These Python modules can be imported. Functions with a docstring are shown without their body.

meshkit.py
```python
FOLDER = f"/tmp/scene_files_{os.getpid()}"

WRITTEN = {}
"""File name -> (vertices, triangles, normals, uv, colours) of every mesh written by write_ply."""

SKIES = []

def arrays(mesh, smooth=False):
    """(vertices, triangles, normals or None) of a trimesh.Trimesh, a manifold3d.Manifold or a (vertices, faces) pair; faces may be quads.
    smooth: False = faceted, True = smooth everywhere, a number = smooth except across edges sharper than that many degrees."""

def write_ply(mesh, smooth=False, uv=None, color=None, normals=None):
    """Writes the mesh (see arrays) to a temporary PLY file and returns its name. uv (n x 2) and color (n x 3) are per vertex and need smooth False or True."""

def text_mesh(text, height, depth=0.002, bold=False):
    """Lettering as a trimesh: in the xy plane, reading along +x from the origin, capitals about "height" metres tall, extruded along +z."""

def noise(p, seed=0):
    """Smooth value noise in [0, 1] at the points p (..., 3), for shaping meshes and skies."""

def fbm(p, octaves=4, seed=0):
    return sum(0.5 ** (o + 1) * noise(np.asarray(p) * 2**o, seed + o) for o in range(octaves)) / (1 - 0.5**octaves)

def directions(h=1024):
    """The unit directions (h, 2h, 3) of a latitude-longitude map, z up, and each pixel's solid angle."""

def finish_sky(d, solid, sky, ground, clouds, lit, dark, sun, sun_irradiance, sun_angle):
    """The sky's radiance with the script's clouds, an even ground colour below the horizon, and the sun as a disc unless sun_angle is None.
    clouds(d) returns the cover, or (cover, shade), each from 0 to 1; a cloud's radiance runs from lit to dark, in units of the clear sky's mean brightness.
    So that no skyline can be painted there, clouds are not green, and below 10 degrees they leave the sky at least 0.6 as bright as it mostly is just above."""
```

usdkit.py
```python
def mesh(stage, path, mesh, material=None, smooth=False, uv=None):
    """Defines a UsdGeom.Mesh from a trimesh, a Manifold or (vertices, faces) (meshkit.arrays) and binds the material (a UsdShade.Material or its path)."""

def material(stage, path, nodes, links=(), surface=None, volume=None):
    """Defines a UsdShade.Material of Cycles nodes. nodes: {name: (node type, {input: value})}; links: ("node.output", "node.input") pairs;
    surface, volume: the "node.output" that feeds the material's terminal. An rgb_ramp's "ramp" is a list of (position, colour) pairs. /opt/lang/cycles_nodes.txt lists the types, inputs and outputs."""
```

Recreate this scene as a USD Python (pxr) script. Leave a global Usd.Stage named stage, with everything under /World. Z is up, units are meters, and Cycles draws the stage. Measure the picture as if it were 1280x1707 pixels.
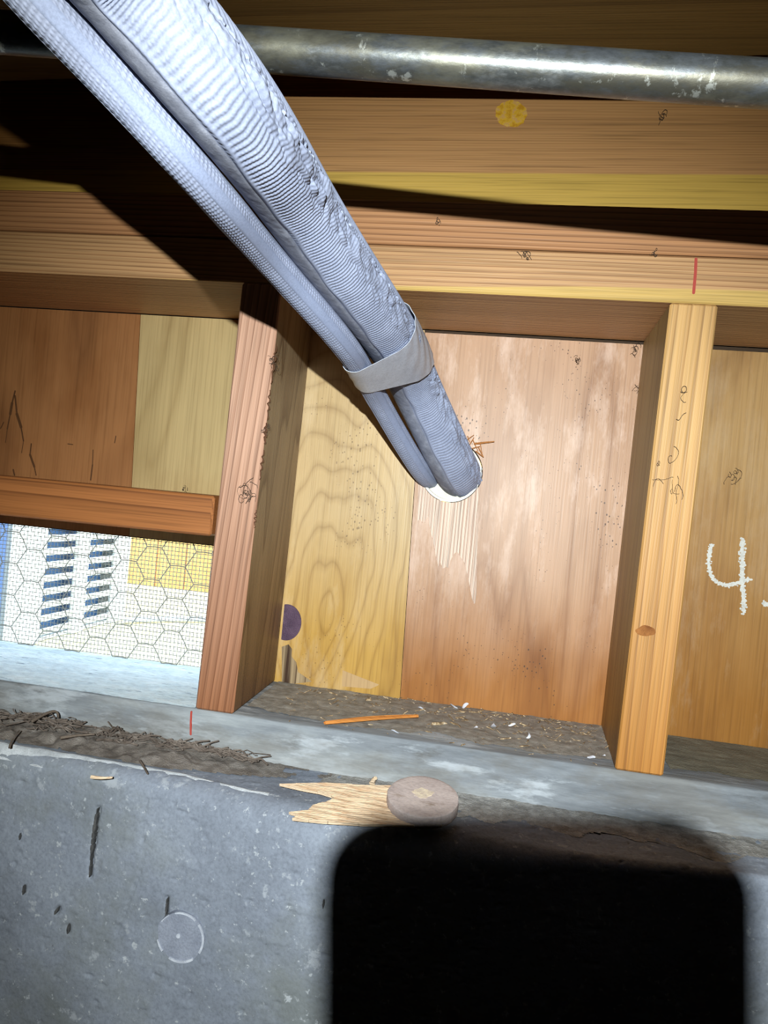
import math, random
import numpy as np, trimesh, usdkit, meshkit
from meshkit import fbm, noise
from scipy.interpolate import CubicSpline
from shapely.geometry import Polygon, Point, box as sbox, LineString
from shapely.ops import unary_union
from pxr import Usd, UsdGeom, UsdLux, UsdShade, Gf, Sdf, Vt

random.seed(7)
rng = np.random.default_rng(7)
stage = Usd.Stage.CreateInMemory()
UsdGeom.Xform.Define(stage, '/World')

# ------------------------------------------------------------------ camera
# world: x runs along the wall, y into the wall (plywood face is y = 0), z up (sill plate top is z = 0)
CAM = np.array([.2681, -.7945, .209]); FPX = 1206.2
def _axes(yaw, pitch, roll):
    cy, sy, cp, sp, cr, sr = math.cos(yaw), math.sin(yaw), math.cos(pitch), math.sin(pitch), math.cos(roll), math.sin(roll)
    f = np.array([sy*cp, cy*cp, sp]); r0 = np.array([cy, -sy, 0.]); u0 = np.cross(r0, f)
    return cr*r0 + sr*u0, -sr*r0 + cr*u0, f
RT, UP, FW = _axes(*np.radians([-8.9912, -.4094, 5.4055]))
cam = UsdGeom.Camera.Define(stage, '/World/camera')
cam.CreateHorizontalApertureAttr(36.0)
cam.CreateFocalLengthAttr(36.0*FPX/1280)
cam.CreateClippingRangeAttr(Gf.Vec2f(.001, 200))
def frame_matrix(x, y, z, o):
    return Gf.Matrix4d(*x, 0, *y, 0, *z, 0, *o, 1)
cam.AddTransformOp().Set(frame_matrix(RT, UP, -FW, CAM))
cam.CreateExposureAttr(0.0)

# ------------------------------------------------------------------ light: one LED head lamp (cool core, warm fringe) and daylight outside the vent
LAMP = np.array([.2737, -.9715, .3005])
def spot(name, target, intensity, angle, soft, color, radius=.0035):
    l = UsdLux.SphereLight.Define(stage, '/World/' + name)
    l.CreateRadiusAttr(radius); l.CreateIntensityAttr(intensity); l.CreateColorAttr(Gf.Vec3f(*color)); l.CreateNormalizeAttr(True)
    s = UsdLux.ShapingAPI.Apply(l.GetPrim()); s.CreateShapingConeAngleAttr(angle); s.CreateShapingConeSoftnessAttr(soft)
    m = Gf.Matrix4d(); m.SetLookAt(Gf.Vec3d(*LAMP), Gf.Vec3d(*target), Gf.Vec3d(0, 0, 1)); l.AddTransformOp().Set(m.GetInverse())
AIM = np.array([.215, 0, .085])
spot('lamp_core', AIM, 14.0, 40.5, 1.0, (.66, .82, 1.0))
spot('lamp_fringe', AIM, 6.6, 46, 1.0, (1.0, .87, .48))
dome = UsdLux.DomeLight.Define(stage, '/World/daylight_sky')
dome.CreateColorAttr(Gf.Vec3f(.62, .82, 1.0)); dome.CreateIntensityAttr(1.9)
sun = UsdLux.DistantLight.Define(stage, '/World/sun')
sun.CreateAngleAttr(.53); sun.CreateIntensityAttr(1.7); sun.CreateColorAttr(Gf.Vec3f(1, .95, .86))
sun.AddRotateXYZOp().Set(Gf.Vec3f(42, 0, 30))

# ------------------------------------------------------------------ helpers
def ray(px, py): return FW + RT*(px-640)/FPX - UP*(py-853.5)/FPX
def hit(px, py, y=None, z=None, x=None):
    """The point of a real plane (wall face, stud face, ledge ...) that the photograph shows at a pixel."""
    d = ray(px, py)
    t = (y-CAM[1])/d[1] if y is not None else (z-CAM[2])/d[2] if z is not None else (x-CAM[0])/d[0]
    return CAM + t*d
def at_depth(px, py, w): return CAM + ray(px, py)*w
def lin(r, g, b): return tuple(((c/255+.055)/1.055)**2.4 if c > 10 else c/255/12.92 for c in (r, g, b))

taken = {}
def numbered(parent, name):
    k = (parent, name); n = taken.get(k, 0); taken[k] = n+1
    return name if n == 0 else f'{name}_{n:03d}'
locs = {}
def thing(name, label=None, cat=None, loc=(0, 0, 0), group=None, kind=None):
    path = '/World/' + numbered('/World', name)
    x = UsdGeom.Xform.Define(stage, path); x.AddTranslateOp().Set(Gf.Vec3d(*map(float, loc)))
    locs[path] = np.array(loc, float)
    tag(x.GetPrim(), label, cat, group, kind)
    return path
def tag(p, label=None, cat=None, group=None, kind=None):
    for k, v in (('label', label), ('category', cat), ('group', group), ('kind', kind)):
        if v: p.SetCustomDataByKey(k, v)
def part(name, mesh, mat, parent, label=None, smooth=False, kind=None):
    """mesh in world coordinates -> a Mesh prim under its thing"""
    path = parent + '/' + numbered(parent, name)
    top = '/World/' + parent.split('/')[2]
    if hasattr(mesh, 'vertices'): v, f = np.array(mesh.vertices), np.array(mesh.faces)
    else: v, f = np.array(mesh[0]), np.array(mesh[1])
    m = usdkit.mesh(stage, path, (v - locs[top], f), mat, smooth=smooth)
    tag(m.GetPrim(), label, kind=kind)
    return path
def single(name, mesh, mat, label, cat, group=None, kind=None, smooth=False):
    """a thing that is one mesh"""
    path = '/World/' + numbered('/World', name)
    if hasattr(mesh, 'vertices'): v, f = np.array(mesh.vertices), np.array(mesh.faces)
    else: v, f = np.array(mesh[0]), np.array(mesh[1])
    o = np.array([(v[:, 0].min()+v[:, 0].max())/2, (v[:, 1].min()+v[:, 1].max())/2, v[:, 2].min()])
    m = usdkit.mesh(stage, path, (v - o, f), mat, smooth=smooth)
    m.AddTranslateOp().Set(Gf.Vec3d(*map(float, o)))
    tag(m.GetPrim(), label, cat, group, kind)
    return path

def cat_(ms): return trimesh.util.concatenate(ms)
def bx(x0, x1, y0, y1, z0, z1, ch=0.0):
    c = np.array([[x, y, z] for x in (x0, x1) for y in (y0, y1) for z in (z0, z1)])
    return hexa(c, ch)
def hexa(c, ch=0.0015):
    """chamfered block from 8 corners ordered x-major, y, z"""
    c = np.asarray(c, float)
    if ch <= 0: return trimesh.convex.convex_hull(c)
    pts = []
    for i in range(8):
        nb = [i ^ 4, i ^ 2, i ^ 1]
        e = [(c[j]-c[i])/np.linalg.norm(c[j]-c[i]) for j in nb]
        for a in range(3):
            b, d = [k for k in range(3) if k != a]
            pts.append(c[i] + ch*(e[b]+e[d]))
    return trimesh.convex.convex_hull(np.array(pts))
def grid_faces(n, m, close=False):
    i, j = np.meshgrid(np.arange(n-1), np.arange(m if close else m-1), indexing='ij')
    a = i*m + j; b = i*m + (j+1) % m
    return np.vstack([np.stack([a, a+m, b], -1).reshape(-1, 3), np.stack([b, a+m, b+m], -1).reshape(-1, 3)])
def plate_xz(poly, y0, y1):
    """a shapely polygon in (x, z) extruded from y0 to y1"""
    ms = []
    for g in getattr(poly, 'geoms', [poly]):
        if g.is_empty or g.area < 1e-9: continue
        m = trimesh.creation.extrude_polygon(g, y1-y0, engine='earcut')
        v = np.array(m.vertices); m.vertices = np.stack([v[:, 0], y0 + v[:, 2], v[:, 1]], 1); m.invert(); ms.append(m)
    return cat_(ms)
def px_poly(pts, y): return Polygon([tuple(hit(px, py, y=y)[[0, 2]]) for px, py in pts])
def tube(pts, r, n=8, closed_ends=True):
    pts = np.asarray(pts, float); r = np.broadcast_to(r, len(pts))
    t = np.gradient(pts, axis=0); t /= np.linalg.norm(t, axis=1, keepdims=True)
    e = np.cross(t[0], [0, 0, 1.]); e = e if np.linalg.norm(e) > .1 else np.cross(t[0], [1., 0, 0])
    V = []
    for p, tt, rr in zip(pts, t, r):
        e = e - tt*(e@tt); e /= np.linalg.norm(e); b = np.cross(tt, e)
        a = np.linspace(0, 2*np.pi, n, endpoint=False)
        V.append(p + rr*(np.cos(a)[:, None]*e + np.sin(a)[:, None]*b))
    V = np.vstack(V); F = grid_faces(len(pts), n, True)
    if closed_ends:
        k = len(V); V = np.vstack([V, pts[:1], pts[-1:]])
        i = np.arange(n); j = (i+1) % n; o = (len(pts)-1)*n
        F = np.vstack([F, np.stack([np.full(n, k), i, j], 1), np.stack([np.full(n, k+1), o+j, o+i], 1)])
    m = trimesh.Trimesh(V, F, process=False)
    if m.volume < 0: m.invert()
    return m

# ------------------------------------------------------------------ materials
def mat(name, nodes, links, surface='p.BSDF'): return usdkit.material(stage, '/World/Looks/' + name, nodes, links, surface=surface)
def plain(name, color, rough=.6, metallic=0., **kw):
    return mat(name, {'p': ('principled_bsdf', {'base_color': color, 'roughness': rough, 'metallic': metallic, **kw})}, [])
def axis_scale(axis, along, across=1.0): return tuple(along if 'xyz'[i] == axis else across for i in range(3))

def wood(name, axis, light, dark, seed=0, ring=230., center=(0, 0, 0), wobble=1.6, contrast=1.0, sap=None, fleck=.35, rough=.5, stain=None, bump=.35, A=None, B=None, along=.045, low=None, side=None):
    """sawn softwood: growth rings about a pith line along an axis, fibre streaks, blotches; sap = (coordinate index, from, to, colour)"""
    r = random.Random(seed*77+3); off = tuple(r.uniform(-5, 5) for _ in range(3))
    midc = tuple(.5*a+.5*b for a, b in zip(light, dark))
    oth = [i for i in range(3) if 'xyz'[i] != axis]
    A = A or tuple(float(i == oth[0]) for i in range(3)); B = B or tuple(float(i == oth[1]) for i in range(3))
    Cd = np.cross(A, B); Cd = tuple(Cd/np.linalg.norm(Cd))
    N = {
        'g': ('geometry', {}),
        'dc': ('vector_math', {'math_type': 'dot_product', 'vector2': Cd}), 'q': ('combine_xyz', {}),
        'm1': ('mapping', {'location': off, 'scale': (1, 1, along)}),
        'n1': ('noise_texture', {'scale': 16., 'detail': 2.0, 'roughness': .5}),
        'm2': ('mapping', {'location': off, 'scale': (1, 1, .016)}),
        'n2': ('noise_texture', {'scale': 520., 'detail': 2.0, 'roughness': .6}),
        'n3': ('noise_texture', {'scale': 9., 'detail': 3.0, 'roughness': .6}),
        'cen': ('vector_math', {'math_type': 'subtract', 'vector2': center}),
        'da': ('vector_math', {'math_type': 'dot_product', 'vector2': A}), 'db': ('vector_math', {'math_type': 'dot_product', 'vector2': B}), 'msk': ('combine_xyz', {}),
        'len': ('vector_math', {'math_type': 'length'}),
        'fr': ('math', {'math_type': 'multiply', 'value2': ring}),
        'wob': ('math', {'math_type': 'multiply_add', 'value2': wobble*2.2}),
        'fra': ('math', {'math_type': 'fraction'}),
        'rr': ('rgb_ramp', {'ramp': [(0, light), (.45, tuple(.8*a+.2*b for a, b in zip(light, midc))), (.80, tuple((1-contrast)*a+contrast*b for a, b in zip(light, midc))), (.93, tuple((1-contrast)*a+contrast*b for a, b in zip(light, dark))), (.965, tuple((1-contrast)*a+contrast*b for a, b in zip(light, midc))), (1.0, light)]}),
        'fb': ('rgb_ramp', {'ramp': [(0.25, (1-fleck,)*3), (.5, (1, 1, 1)), (.8, (1+.3*fleck,)*3)]}),
        'mx': ('mix', {'mix_type': 'multiply', 'fac': 1.0}),
        'bl': ('rgb_ramp', {'ramp': [(.3, (.72, .68, .64)), (.5, (1, 1, 1)), (.7, (1.1, 1.1, 1.08))]}),
        'mb': ('mix', {'mix_type': 'multiply', 'fac': .8}),
        'p': ('principled_bsdf', {'roughness': rough, 'specular_ior_level': .35}),
        'bh': ('math', {'math_type': 'multiply_add', 'value2': .45}),
        'bp': ('bump', {'strength': bump, 'distance': .0012}),
    }
    Lk = [('q.vector', 'm1.vector'), ('m1.vector', 'n1.vector'), ('q.vector', 'm2.vector'), ('m2.vector', 'n2.vector'), ('m1.vector', 'n3.vector'), ('cen.vector', 'dc.vector1'), ('da.value', 'q.x'), ('db.value', 'q.y'), ('dc.value', 'q.z'),
          ('g.position', 'cen.vector1'), ('cen.vector', 'da.vector1'), ('cen.vector', 'db.vector1'), ('da.value', 'msk.x'), ('db.value', 'msk.y'), ('msk.vector', 'len.vector1'), ('len.value', 'fr.value1'),
          ('n1.fac', 'wob.value1'), ('fr.value', 'wob.value3'), ('wob.value', 'fra.value1'), ('fra.value', 'rr.fac'), ('n2.fac', 'fb.fac'),
          ('mx.color', 'mb.color1'), ('fb.color', 'mx.color2'), ('n3.fac', 'bl.fac'), ('bl.color', 'mb.color2'), ('fra.value', 'bh.value1'), ('n2.fac', 'bh.value3'),
          ('bh.value', 'bp.height'), ('bp.normal', 'p.normal')]
    src = 'rr.color'
    if sap:
        vec, a, b, col, wob, yface = sap
        N['sx'] = ('vector_math', {'math_type': 'dot_product', 'vector2': vec}); N['sn'] = ('math', {'math_type': 'multiply_add', 'value2': wob})
        N['sm'] = ('map_range', {'from_min': a+.5*wob, 'from_max': b+.5*wob, 'to_min': 1., 'to_max': 0., 'clamp': True})
        N['sy'] = ('separate_xyz', {}); N['sl'] = ('math', {'math_type': 'less_than', 'value2': yface}); N['sf'] = ('math', {'math_type': 'multiply'})
        N['m9'] = ('mapping', {'location': off, 'scale': axis_scale(axis, .12)}); N['n9'] = ('noise_texture', {'scale': 22., 'detail': 2.})
        N['sc'] = ('mix', {'mix_type': 'mix', 'color2': col})
        Lk += [('g.position', 'm9.vector'), ('m9.vector', 'n9.vector'), ('g.position', 'sx.vector1'), ('n9.fac', 'sn.value1'), ('sx.value', 'sn.value3'), ('sn.value', 'sm.value'), ('g.position', 'sy.vector'), ('sy.y', 'sl.value1'),
               ('sm.result', 'sf.value1'), ('sl.value', 'sf.value2'), ('sf.value', 'sc.fac'), (src, 'sc.color1')]
        src = 'sc.color'
    if side:  # everything behind the front face multiplied by a darker tint
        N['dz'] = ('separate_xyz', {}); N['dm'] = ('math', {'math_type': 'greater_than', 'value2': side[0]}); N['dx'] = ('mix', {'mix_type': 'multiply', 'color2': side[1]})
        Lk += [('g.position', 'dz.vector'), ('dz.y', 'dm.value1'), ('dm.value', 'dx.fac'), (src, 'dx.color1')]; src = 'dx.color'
    if low:  # darker towards the foot of the timber
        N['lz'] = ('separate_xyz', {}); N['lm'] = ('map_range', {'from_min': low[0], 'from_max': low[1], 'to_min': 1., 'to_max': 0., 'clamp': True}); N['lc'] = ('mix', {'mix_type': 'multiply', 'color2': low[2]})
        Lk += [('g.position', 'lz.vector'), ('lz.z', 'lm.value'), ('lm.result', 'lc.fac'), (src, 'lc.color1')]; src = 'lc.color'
    Lk.append((src, 'mx.color1'))
    out = 'mb.color'
    if stain:  # irregular dark or pale patches of their own
        col, scale, lo, hi = stain
        N['st'] = ('noise_texture', {'scale': scale, 'detail': 4., 'roughness': .65}); N['sr'] = ('map_range', {'from_min': lo, 'from_max': hi, 'to_min': 0., 'to_max': 1., 'clamp': True})
        N['so'] = ('mix', {'mix_type': 'mix', 'color2': col})
        Lk += [('m1.vector', 'st.vector'), ('st.fac', 'sr.value'), ('sr.result', 'so.fac'), (out, 'so.color1')]; out = 'so.color'
    Lk.append((out, 'p.base_color'))
    return mat(name, N, Lk)

def veneer(name, light, dark, seed=0, lines=5., zscale=.22, xscale=1., scale=9., contrast=.5, low=None, specks=0., scuff=0., scuff_color=(.8, .72, .66), rough=.42, figure=None, scuff_above=None):
    """rotary-cut plywood face: contour figure of a tall noise field, fine upright fibre, specks and pale scuffs; low = (z from, z to, colour) a tint near the bottom"""
    r = random.Random(seed*31+11); off = tuple(r.uniform(-5, 5) for _ in range(3))
    mixc = tuple((1-contrast)*a+contrast*b for a, b in zip(light, dark))
    N = {
        'g': ('geometry', {}),
        'm1': ('mapping', {'location': off, 'scale': (xscale, 1, zscale)}),
        'n1': ('noise_texture', {'scale': scale, 'detail': 2.2, 'roughness': .45, 'distortion': .4}),
        'k': ('math', {'math_type': 'multiply', 'value2': lines}),
        'fra': ('math', {'math_type': 'pingpong', 'value2': 1.0}),
        'rr': ('rgb_ramp', {'ramp': [(0, light), (.55, light), (.86, tuple(.5*a+.5*b for a, b in zip(light, mixc))), (1., mixc)]}),
        'm2': ('mapping', {'location': off, 'scale': (1, 1, .02)}),
        'n2': ('noise_texture', {'scale': 430., 'detail': 2., 'roughness': .6}),
        'fb': ('rgb_ramp', {'ramp': [(.25, (.80, .78, .76)), (.5, (1, 1, 1)), (.8, (1.07, 1.07, 1.07))]}),
        'mx': ('mix', {'mix_type': 'multiply', 'fac': 1.0}),
        'm3': ('mapping', {'location': off, 'scale': (1, 1, .35)}),
        'n3': ('noise_texture', {'scale': 14., 'detail': 4., 'roughness': .62}),
        'bl': ('rgb_ramp', {'ramp': [(.32, (.74, .66, .58)), (.5, (1, 1, 1)), (.68, (1.1, 1.1, 1.1))]}),
        'mb': ('mix', {'mix_type': 'multiply', 'fac': .75}),
        'p': ('principled_bsdf', {'roughness': rough, 'specular_ior_level': .35}),
        'bp': ('bump', {'strength': .22, 'distance': .0008}),
    }
    Lk = [('g.position', 'm1.vector'), ('m1.vector', 'n1.vector'), ('n1.fac', 'k.value1'), ('k.value', 'fra.value1'), ('fra.value', 'rr.fac'),
          ('g.position', 'm2.vector'), ('m2.vector', 'n2.vector'), ('n2.fac', 'fb.fac'), ('fb.color', 'mx.color2'),
          ('g.position', 'm3.vector'), ('m3.vector', 'n3.vector'), ('n3.fac', 'bl.fac'), ('mx.color', 'mb.color1'), ('bl.color', 'mb.color2'),
          ('n2.fac', 'bp.height'), ('bp.normal', 'p.normal')]
    src = 'rr.color'
    if figure:  # closed cathedral figure about a point
        (fx, fz), sq, amt = figure
        N['f1'] = ('vector_math', {'math_type': 'subtract', 'vector2': (fx, 0, fz)}); N['f2'] = ('vector_math', {'math_type': 'multiply', 'vector2': (1, 0, sq)}); N['f3'] = ('vector_math', {'math_type': 'length'})
        N['f4'] = ('math', {'math_type': 'multiply_add', 'value2': amt})
        Lk.remove(('k.value', 'fra.value1')); Lk += [('g.position', 'f1.vector1'), ('f1.vector', 'f2.vector1'), ('f2.vector', 'f3.vector1'), ('f3.value', 'f4.value1'), ('k.value', 'f4.value3'), ('f4.value', 'fra.value1')]
    N['sx'] = ('separate_xyz', {}); Lk.append(('g.position', 'sx.vector'))
    if low:
        a, b, col = low
        N['ln'] = ('math', {'math_type': 'multiply_add', 'value2': .16})
        N['lm'] = ('map_range', {'from_min': a+.08, 'from_max': b+.08, 'to_min': 1., 'to_max': 0., 'clamp': True}); N['lc'] = ('mix', {'mix_type': 'multiply', 'color2': col})
        Lk += [('n3.fac', 'ln.value1'), ('sx.z', 'ln.value3'), ('ln.value', 'lm.value'), ('lm.result', 'lc.fac'), (src, 'lc.color1')]; src = 'lc.color'
    Lk.append((src, 'mx.color1')); out = 'mb.color'
    if scuff:
        N['m4'] = ('mapping', {'location': off, 'scale': (1, 1, .28)})
        N['sn'] = ('noise_texture', {'scale': 22., 'detail': 6., 'roughness': .72}); N['sr'] = ('map_range', {'from_min': .50, 'from_max': .70, 'to_min': 0., 'to_max': scuff, 'clamp': True})
        N['so'] = ('mix', {'mix_type': 'mix', 'color2': scuff_color})
        Lk += [('g.position', 'm4.vector'), ('m4.vector', 'sn.vector'), ('sn.fac', 'sr.value'), (out, 'so.color1')]
        if scuff_above:
            N['sa'] = ('map_range', {'from_min': scuff_above[0], 'from_max': scuff_above[1], 'to_min': 0., 'to_max': 1., 'clamp': True}); N['sb'] = ('math', {'math_type': 'multiply'})
            Lk += [('sx.z', 'sa.value'), ('sr.result', 'sb.value1'), ('sa.result', 'sb.value2'), ('sb.value', 'so.fac')]
        else: Lk.append(('sr.result', 'so.fac'))
        out = 'so.color'
    if specks:
        N['m5'] = ('mapping', {'location': off, 'scale': (1, 1, .7)})
        N['vn'] = ('voronoi_texture', {'scale': 260., 'randomness': 1.}); N['vc'] = ('noise_texture', {'scale': 16., 'detail': 2.})
        N['vm'] = ('map_range', {'from_min': .44, 'from_max': .70, 'to_min': .0, 'to_max': .25, 'clamp': True})
        N['vl'] = ('math', {'math_type': 'less_than'}); N['vf'] = ('math', {'math_type': 'multiply', 'value2': specks}); N['vo'] = ('mix', {'mix_type': 'mix', 'color2': (.07, .035, .02)})
        Lk += [('g.position', 'm5.vector'), ('m5.vector', 'vn.vector'), ('m5.vector', 'vc.vector'), ('vc.fac', 'vm.value'), ('vn.distance', 'vl.value1'), ('vm.result', 'vl.value2'), ('vl.value', 'vf.value1'), ('vf.value', 'vo.fac'), (out, 'vo.color1')]; out = 'vo.color'
    Lk.append((out, 'p.base_color'))
    return mat(name, N, Lk)

def mottled(name, ramp, scale=20., detail=6., rough=.85, bump=.4, dist=.002, aniso=(1, 1, 1), fine=None, metallic=0., patch=None, spec=.3, rough_ramp=None, roughness=.62):
    N = {'g': ('geometry', {}), 'm': ('mapping', {'scale': aniso, 'location': (3.1, 1.7, .4)}), 'n': ('noise_texture', {'scale': scale, 'detail': detail, 'roughness': roughness}),
         'r': ('rgb_ramp', {'ramp': ramp}), 'f': ('noise_texture', {'scale': fine or scale*14, 'detail': 3., 'roughness': .6}),
         'h': ('math', {'math_type': 'multiply_add', 'value2': .5}), 'fr': ('rgb_ramp', {'ramp': [(.3, (.82,)*3), (.5, (1,)*3), (.7, (1.12,)*3)]}), 'x': ('mix', {'mix_type': 'multiply', 'fac': .9}),
         'b': ('bump', {'strength': bump, 'distance': dist}), 'p': ('principled_bsdf', {'roughness': rough, 'metallic': metallic, 'specular_ior_level': spec})}
    Lk = [('g.position', 'm.vector'), ('m.vector', 'n.vector'), ('m.vector', 'f.vector'), ('n.fac', 'r.fac'), ('f.fac', 'fr.fac'), ('r.color', 'x.color1'), ('fr.color', 'x.color2'),
          ('f.fac', 'h.value1'), ('n.fac', 'h.value3'), ('h.value', 'b.height'), ('b.normal', 'p.normal')]
    out = 'x.color'
    if patch:
        for i, (col, sc, lo, hi, amt, an) in enumerate(patch):
            N[f'pm{i}'] = ('mapping', {'scale': an, 'location': (7.3*i+1, 2.2, 5.1)}); N[f'pn{i}'] = ('noise_texture', {'scale': sc, 'detail': 6., 'roughness': .68})
            N[f'pr{i}'] = ('map_range', {'from_min': lo, 'from_max': hi, 'to_min': 0., 'to_max': amt, 'clamp': True}); N[f'px{i}'] = ('mix', {'mix_type': 'mix', 'color2': col})
            Lk += [('g.position', f'pm{i}.vector'), (f'pm{i}.vector', f'pn{i}.vector'), (f'pn{i}.fac', f'pr{i}.value'), (f'pr{i}.result', f'px{i}.fac'), (out, f'px{i}.color1')]; out = f'px{i}.color'
    Lk.append((out, 'p.base_color'))
    if rough_ramp:
        N['ro'] = ('map_range', {'from_min': .3, 'from_max': .7, 'to_min': rough_ramp[0], 'to_max': rough_ramp[1], 'clamp': True}); Lk += [('n.fac', 'ro.value'), ('ro.result', 'p.roughness')]
    return mat(name, N, Lk)

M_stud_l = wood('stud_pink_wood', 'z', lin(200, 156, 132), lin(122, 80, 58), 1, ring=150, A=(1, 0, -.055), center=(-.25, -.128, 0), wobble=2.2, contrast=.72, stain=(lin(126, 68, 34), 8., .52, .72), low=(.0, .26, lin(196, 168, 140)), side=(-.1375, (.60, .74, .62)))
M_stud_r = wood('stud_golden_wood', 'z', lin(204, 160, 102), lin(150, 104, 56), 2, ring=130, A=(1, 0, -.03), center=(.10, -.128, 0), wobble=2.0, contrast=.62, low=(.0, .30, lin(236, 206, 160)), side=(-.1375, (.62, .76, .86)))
M_header = wood('header_orange_wood', 'x', lin(166, 104, 58), lin(100, 56, 28), 3, ring=330, center=(0, -.30, .16), wobble=1.2, contrast=.75, stain=(lin(70, 36, 18), 12., .62, .72))
M_plate_lo = wood('lower_plate_wood', 'x', lin(196, 152, 108), lin(128, 82, 50), 4, ring=260, center=(0, -.20, .56), wobble=3.4, contrast=.8, sap=((-.030, 0, 1), .4080, .4095, lin(206, 170, 100), .018, -.1385))
M_plate_up = wood('upper_plate_wood', 'x', lin(190, 138, 96), lin(118, 74, 44), 5, ring=300, center=(0, -.22, .56), wobble=2.0, contrast=.85)
M_rim = wood('rim_wood', 'x', lin(196, 148, 98), lin(152, 106, 62), 6, ring=420, A=(-.1214, 1, 0), B=(-.0703, 0, 1), center=(.12, -.125, .72), wobble=2.2, contrast=.55, along=.03, sap=((-.0703, 0, 1), .5325, .5345, lin(206, 170, 84), .002, 1.))
M_girder = wood('girder_wood', 'x', lin(110, 86, 48), lin(74, 54, 28), 7, ring=160, center=(0, -.3, .9), wobble=2.0, contrast=.6)
M_ven_a = veneer('veneer_brown', lin(164, 112, 70), lin(100, 60, 34), 11, lines=5, contrast=.45, scale=8)
M_ven_b = veneer('veneer_pale', lin(192, 166, 118), lin(150, 122, 78), 12, lines=7, contrast=.45, scale=10, zscale=.16)
M_ven_c = veneer('veneer_tan', lin(196, 166, 120), lin(120, 84, 40), 13, lines=13, contrast=.36, scale=12, zscale=.34, figure=((.085, .085), .36, 150.), low=(.06, .20, lin(246, 226, 160)), specks=.5, scuff=.4, scuff_color=lin(220, 196, 160))
M_ven_d = veneer('veneer_red', lin(186, 146, 116), lin(136, 92, 60), 14, lines=9, contrast=.5, scale=9, zscale=.14, low=(.02, .16, lin(228, 192, 124)), specks=.85, scuff=.85, scuff_above=(.07, .17), scuff_color=lin(226, 196, 178))
M_ven_e = veneer('veneer_olive', lin(180, 142, 92), lin(120, 82, 42), 15, lines=6, contrast=.5, scale=9, zscale=.2, scuff=.3, scuff_color=lin(205, 180, 150), low=(.05, .3, lin(220, 190, 140)))
M_core = plain('plywood_core', lin(60, 44, 30), .9)
M_raw = wood('raw_torn_wood', 'z', lin(228, 204, 186), lin(150, 102, 76), 16, ring=420, center=(.4, -.2, 0), wobble=.8, contrast=.9, fleck=.5, bump=.9)
M_fresh = wood('fresh_split_wood', 'x', lin(236, 210, 180), lin(202, 162, 126), 17, ring=520, center=(0, -.1, -.3), wobble=.9, contrast=.8, fleck=.4, bump=.8)
M_sliver = wood('orange_sliver_wood', 'x', lin(226, 150, 78), lin(170, 96, 40), 18, ring=500, center=(0, -.1, -.3), wobble=.6)
M_fibre = plain('splinter_fibre', lin(178, 116, 62), .7)
M_concrete = mottled('foundation_concrete', [(.25, lin(112, 117, 128)), (.5, lin(135, 141, 154)), (.72, lin(149, 155, 167))], scale=9., detail=9., rough=.95, spec=.12, bump=.35, dist=.0016, fine=360.,
                     patch=[(lin(118, 121, 114), 7., .48, .66, .55, (1, 1, 1)), (lin(172, 176, 184), 46., .61, .67, .7, (1, 1, 1)), (lin(98, 96, 92), 30., .66, .76, .5, (1, 1, .5)), (lin(188, 192, 198), 130., .61, .67, .75, (1, 1, 1)), (lin(86, 86, 86), 150., .68, .73, .6, (1, 1, 1))])
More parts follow.
